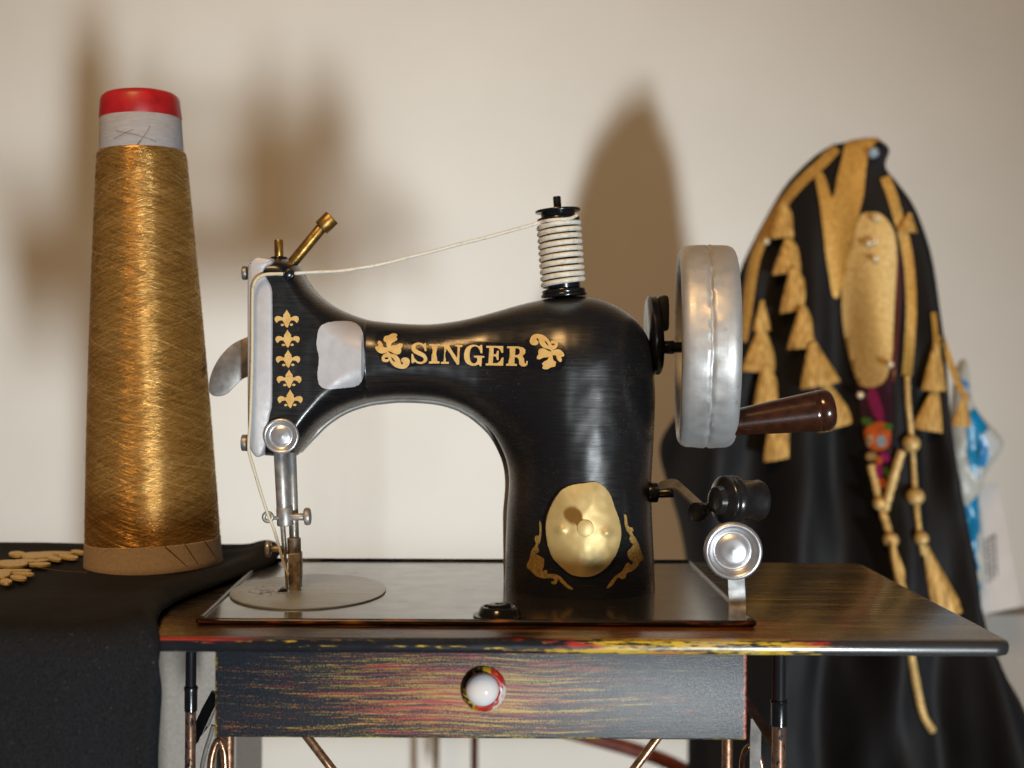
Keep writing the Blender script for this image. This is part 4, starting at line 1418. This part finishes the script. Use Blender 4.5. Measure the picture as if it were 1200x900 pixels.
# ------------------------------------------------------------------ robe behind
robe_t = thing('embroidered_robe', (0.29, 0.93, -0.40), 'black robe with gold braid and tassels hanging behind the handwheel', 'robe')
ROBE = [(985, 168), (1010, 162), (1028, 163), (1042, 175), (1037, 195), (1050, 212), (1070, 240), (1084, 275), (1093, 310), (1101, 370), (1107, 430), (1112, 506), (1122, 570), (1134, 640), (1142, 712), (1152, 745), (1172, 785), (1195, 825), (1225, 900),
        (1240, 980), (800, 980), (806, 900), (806, 700), (803, 650), (795, 610), (784, 575), (773, 535), (776, 512), (790, 490), (818, 445), (842, 400), (856, 360), (866, 320), (880, 288), (900, 250), (922, 215), (952, 185), (975, 170)]
ROBE = crom(ROBE, 5, True)
def folds(x, y):
    k = min(1, max(0, (y - 220) / 260))
    return k * (0.0130 * math.sin((x - 1000) * 0.085 - (x - 1010) * (y - 200) * 0.00006 + 1.5 * mnoise.noise(Vector((x * .008, y * .004, 0)))) + 0.010 * mnoise.noise(Vector((x * 0.03, y * 0.008, 4))))
robe = Relief(ROBE, 0.935, lambda x, y: 0.012 + 0.040 * min(1, max(0, (y - 190) / 560)), lambda x, y: 95, 2.0, 2.0, blur=6, yaw=-0.00030, xc=1000, extra=folds)
obj('fabric', robe.mesh(ROBE, 7.0, offs=(1.0, 3.0), rim=5.0), 'robe_cloth', robe_t)

G3 = lambda p: sc(p, 860, 160, 3.75)
def trim(pts, mat='gold_trim', th=0.0022, name='braid', grid=7):
    bm = BM()
    slab(bm, robe.on, [pts], grid=grid, thick=th)
    return obj(name, bm, mat, robe_t, auto=50)
def ribbon(center, w):
    c = crom(center, 6)
    Lf, Rt = [], []
    for i, p in enumerate(c):
        a, b = np.array(c[max(i - 1, 0)]), np.array(c[min(i + 1, len(c) - 1)])
        t = (b - a) / (np.linalg.norm(b - a) + 1e-9)
        n_ = np.array((-t[1], t[0])) * w / 2
        Lf.append(tuple(np.array(p) + n_)); Rt.append(tuple(np.array(p) - n_))
    return Lf + Rt[::-1]
trim(ribbon([(980, 173), (962, 192), (938, 214), (916, 240), (898, 270), (885, 302), (878, 340), (874, 372), (869, 400)], 12.5))
trim(G3(crom([(358, 170), (385, 155), (408, 200), (428, 265), (442, 250), (455, 180), (475, 100), (495, 25), (560, 10), (640, 8), (595, 60), (580, 150), (570, 250), (548, 350), (520, 470), (490, 600), (462, 700), (436, 702), (420, 620), (405, 530), (395, 430), (378, 290)], 3, True)), th=0.003)
oval = [(1009, 252), (1020, 249), (1032, 251), (1044, 264), (1050, 283), (1051, 310), (1049, 345), (1047, 385), (1046, 410), (1042, 434), (1034, 449), (1020, 454), (1007, 450), (999, 432), (991, 400), (987, 370), (987, 340), (991, 312), (999, 288), (1003, 268)]
trim(crom(oval, 4, True), 'gold_yoke', 0.0025, 'yoke')
trim(ribbon([(1037, 207), (1045, 228), (1053, 255), (1061, 285), (1066, 318), (1068, 360), (1066, 400), (1063, 440)], 12))
trim(ribbon([(1102, 392), (1112, 420), (1121, 445), (1134, 470)], 8))
trim(ribbon([(1094, 366), (1096, 385), (1097, 405)], 6))
trim(ribbon([(1050, 290), (1053, 330), (1052, 380), (1048, 430), (1046, 448)], 4.5), 'maroon_beads', 0.0015, 'bead_trim', None)
trim([(1003, 446), (1044, 440), (1047, 490), (1043, 545), (1035, 590), (1028, 600), (1020, 560), (1011, 500)], 'plum_silk', 0.0012, 'embroidered_panel', 9)
trim(crom([(1018, 452), (1026, 455), (1032, 470), (1036, 490), (1028, 492), (1020, 478), (1016, 465)], 3, True), 'magenta_silk', 0.0022, 'petal', 6)
trim(ring_poly(1016, 494, 7.5, 4.5, 14, .35), 'green_silk', 0.0026, 'leaf', None)
trim(crom([(1012, 508), (1018, 499), (1030, 494), (1041, 498), (1044, 512), (1040, 524), (1030, 529), (1018, 524)], 3, True), 'orange_silk', 0.0026, 'flower', 6)
trim(ring_poly(1033, 517, 6, 7, 14), 'blue_grey_silk', 0.0034, 'flower_centre', None)
trim(ring_poly(1019, 516, 4, 7, 12, .3), 'pearl', 0.0030, 'petal', None)
trim(ring_poly(1041, 500, 5, 4, 12), 'green_silk', 0.0030, 'leaf', None)
trim(ring_poly(1037, 536, 7, 5, 12, .5), 'magenta_silk', 0.0030, 'petal', None)
trim(ring_poly(1030, 540, 4, 5, 12), 'orange_silk', 0.0034, 'petal', None)
trim(ring_poly(1034, 566, 5, 6, 12), 'orange_silk', 0.0032, 'petal', None)
trim(ring_poly(1030, 580, 4, 6, 12), 'magenta_silk', 0.0032, 'petal', None)
trim(ring_poly(1039, 553, 4, 5, 12), 'green_silk', 0.0030, 'leaf', None)
trim(ring_poly(1021, 535, 7, 5, 14), 'cord_gold', 0.003, 'bead', None)
trim(ring_poly(1025, 556, 5, 12, 14), 'cord_gold', 0.003, 'bead', None)
trim(ring_poly(1030, 552, 4, 9, 12), 'magenta_silk', 0.0036, 'petal', None)

def bell(xt, yt, xb, yb, w, name='tassel'):
    a = robe.on(xt, yt, 0.004)
    b = robe.on(xb, yb, 0.004)
    d = (a.y + b.y) / 2
    a, b = P(xt, yt, d), P(xb, yb, d)
    L = (b - a).length
    k = d / F
    W = w / 2 * k
    bm = BM()
    lathe(bm, a, b - a, [(0, 0), (0, W * .22), (L * .15, W * .34), (L * .4, W * .58), (L * .7, W * .84), (L * .93, W), (L * 1.0, W * 1.02), (L * .96, W * .8), (L * .9, 0)], 40,
          wob=lambda h, r, th: r * (0.05 * math.sin(th * 11) + 0.03 * math.sin(th * 23)) * min(1, h / L))
    for v in bm.verts:
        v.co.y = d + (v.co.y - d) * 0.42
    return obj(name, bm, 'gold_tassel', robe_t, auto=70)
for q in ((919, 236, 920, 279, 34), (924, 280, 928, 320, 44), (930, 314, 937, 364, 44), (941, 360, 944, 408, 40), (952, 402, 961, 452, 44), (967, 448, 981, 500, 44),
          (893, 352, 893, 388, 20), (893, 384, 891, 436, 42), (897, 428, 905, 490, 46), (909, 478, 921, 536, 50),
          (1097, 402, 1095, 458, 28), (1098, 452, 1089, 505, 38), (1066, 250, 1063, 272, 22), (1130, 464, 1126, 500, 22)):
    bell(*q)

def cord(pts, r, beads=(), name='cord'):
    c = crom(pts, 6)
    bm = BM()
    tube(bm, [robe.on(x, y, 0.004) for x, y in c], r, 8, rfun=lambda t: 1 + 0.3 * mnoise.noise(Vector((t * 22, pts[0][0] * 0.1, 0))))
    o = obj(name, bm, 'cord_gold', robe_t)
    for x, y, w in beads:
        bm = BM()
        bmesh.ops.create_uvsphere(bm, u_segments=16, v_segments=10, radius=w * 0.89 / F)
        p = robe.on(x, y, 0.007)
        bmesh.ops.translate(bm, verts=bm.verts, vec=p)
        obj('bead', bm, 'cord_gold', o)
    return o
cord([(1063, 440), (1064, 470), (1067, 500), (1069, 520), (1073, 582), (1078, 628), (1082, 650)], 0.0021, ((1068, 520, 10), (1073, 582, 10), (1080, 631, 8)))
cord([(1057, 528), (1050, 550), (1043, 575), (1037, 598)], 0.0034)
cord([(1020, 545), (1026, 568), (1032, 592), (1038, 612), (1044, 632), (1052, 670), (1060, 700), (1064, 740), (1069, 775), (1075, 808), (1082, 838), (1093, 856)], 0.0029, ((1031, 590, 8), (1044, 633, 9)))
def tassel_long(xt, yt, xb, yb, w):
    return bell(xt, yt, xb, yb, w)
tassel_long(1084, 640, 1112, 722, 34)
tassel_long(1046, 636, 1062, 705, 20)
for x, y in ((1026, 256), (1024, 283), (1043, 427), (1008, 463), (898, 283), (1026, 303), (1018, 285)):
    bm = BM()
    bmesh.ops.create_uvsphere(bm, u_segments=12, v_segments=8, radius=0.0026)
    bmesh.ops.translate(bm, verts=bm.verts, vec=robe.on(x, y, 0.006))
    obj('bead', bm, 'pearl', robe_t)
bm = BM()
bmesh.ops.create_uvsphere(bm, u_segments=16, v_segments=10, radius=0.0042)
bmesh.ops.translate(bm, verts=bm.verts, vec=robe.on(1023, 179, 0.004))
obj('button', bm, 'blue_grey_silk', robe_t)

# ------------------------------------------------------------------ packet, tag, boards behind the robe
pk = crom([(1117, 455), (1124, 424), (1133, 426), (1139, 470), (1152, 490), (1175, 519), (1154, 556), (1147, 585), (1151, 620), (1152, 690), (1142, 714), (1130, 700), (1112, 560)], 4, True)
pr_ = Relief(pk, 1.0, lambda x, y: 0.010, lambda x, y: 16, 2.0, 1.0, blur=4, extra=lambda x, y: 0.004 * mnoise.noise(Vector((x * .07, y * .05, 2))))
pkt = obj('packet', pr_.mesh(pk, 5, offs=(0.8, 2.0), rim=4), 'packet_white', loc=(0.40, 1.0, -0.40))
tag(pkt, 'crumpled blue and white plastic packet beside the robe', 'packet')
def on_packet(pts, mat, name):
    bm = BM()
    slab(bm, pr_.on, [pts], grid=6, thick=0.0006)
    obj(name, bm, mat, pkt, auto=50)
on_packet([(1131, 484), (1142, 477), (1159, 502), (1150, 524), (1146, 562), (1135, 545)], 'packet_blue', 'blue_print')
on_packet([(1129, 594), (1146, 580), (1149, 620), (1150, 690), (1141, 711), (1132, 650)], 'packet_blue', 'blue_print')
on_packet([(1150, 512), (1157, 503), (1172, 519), (1152, 550), (1147, 545)], 'packet_print', 'blue_print')
on_packet([(1124, 430), (1131, 429), (1135, 450), (1137, 468), (1130, 462), (1124, 445)], 'packet_print', 'blue_print')
bm = BM()
TG = 1.03
prism(bm, [P(x, y, TG) for x, y in ((1146, 570), (1170, 567), (1197, 711), (1142, 722))], (0, 0.002, 0))
tg = obj('card', bm, 'paper_white', loc=(0.42, TG, -0.40), smooth=False)
tag(tg, 'plain off white paper card with faded vertical print behind the packet', 'card')
bm = BM()
for cx, y0, y1 in ((1153.5, 632, 684), (1158.5, 628, 680), (1163.5, 626, 672)):
    y = y0
    while y < y1:
        hgt_ = random.uniform(2, 6)
        off = (y - 600) * 0.06
        slab(bm, lambda x, yy, l=0: P(x, yy, TG - 0.0004), [[(cx + off - 1.6, y), (cx + off + 1.6, y), (cx + off + 1.7, y + hgt_), (cx + off - 1.5, y + hgt_)]])
        y += hgt_ + random.uniform(1.2, 2.5)
obj('faded_print', bm, 'ink_grey', tg, smooth=False)
bm = BM()
a, b = P(1120, 719, 1.08), P(1320, 900, 1.08)
box(bm, (a.x, 1.08, b.z), (b.x, 1.12, a.z), 0.002)
o = obj('board', bm, 'grey_board', loc=((a.x + b.x) / 2, 1.1, b.z), smooth=False)
tag(o, 'plain grey board standing low at the right, under the paper card', 'board')
bm = BM()
xr = (279 - CX) / F * 0.612
box(bm, (-0.184, 0.612, -0.40), (xr, 0.684, -0.012), 0.001)
o = obj('storage_box', bm, 'grey_board', loc=((xr - 0.184) / 2, 0.648, -0.40), smooth=False)
tag(o, 'grey fabric covered box standing beneath the table beside the black cloth', 'box')
bm = BM()
rod(bm, P(556, 780, 1.15), P(556, 1000, 1.15), 4.2 * 1.15 / F, 16)
o = obj('wooden_rod', bm, 'red_wood', loc=(P(556, 900, 1.15).x, 1.15, -0.5))
tag(o, 'thin upright red brown rod against the wall below the drawer', 'rod', 'upright rods below the drawer')
bm = BM()
rod(bm, P(511, 780, 1.22), P(511, 1000, 1.22), 4.0 * 1.22 / F, 16)
o = obj('wooden_rod', bm, 'tan_wood', loc=(P(511, 900, 1.22).x, 1.22, -0.5))
tag(o, 'thin upright tan rod left of the red brown rod below the drawer', 'rod', 'upright rods below the drawer')
bm = BM()
pts = [P(x, y, 1.05) for x, y in crom([(640, 850), (690, 864), (740, 878), (785, 894), (830, 918)], 8)]
tube(bm, pts, 8.5 * 1.05 / F, 14)
o = obj('wooden_hoop', bm, 'red_wood', loc=(P(740, 878, 1.05).x, 1.05, -0.5))
tag(o, 'curved red brown wooden rim sloping down towards the black robe under the drawer', 'hoop')

# ------------------------------------------------------------------ light
def look(o, at):
    o.rotation_euler = (Vector(at) - o.location).to_track_quat('-Z', 'Y').to_euler()
def spot(name, loc, at, power, color, radius, size, blend):
    l = bpy.data.lights.new(name, 'SPOT')
    l.energy, l.color, l.shadow_soft_size = power, color, radius
    l.spot_size, l.spot_blend = math.radians(size), blend
    o = bpy.data.objects.new(name, l)
    COL.objects.link(o)
    o.location = loc
    look(o, at)
    return o
def area(name, loc, at, power, color, sx, sy):
    l = bpy.data.lights.new(name, 'AREA')
    l.shape = 'RECTANGLE'
    l.energy, l.color, l.size, l.size_y = power, color, sx, sy
    o = bpy.data.objects.new(name, l)
    COL.objects.link(o)
    o.location = loc
    look(o, at)
    return o
# a tall window low on the right, as a column of lamps
for k in range(5):
    spot('window_lamp', (4.44, -12.07, -4.03 + (k - 2) * 0.34), P(490, 540, WALL_Y), 1840, (0.90, 0.975, 1.0), 0.45, 6.7, 1.0)
area('room_lamp', (-0.35, -0.5, 1.25), (0.0, 0.9, 0.1), 13.5, (1.0, 0.58, 0.22), 0.35, 0.35)

wd = bpy.data.worlds.new('World')
SC.world = wd
wd.use_nodes = True
wd.node_tree.nodes['Background'].inputs[0].default_value = (0.85, 0.88, 1.0, 1)
wd.node_tree.nodes['Background'].inputs[1].default_value = 0.05
SC.view_settings.view_transform = 'Standard'
SC.view_settings.look = 'None'
SC.view_settings.exposure = 0.0
SC.view_settings.gamma = 1.0
SC.cycles.max_bounces = 8
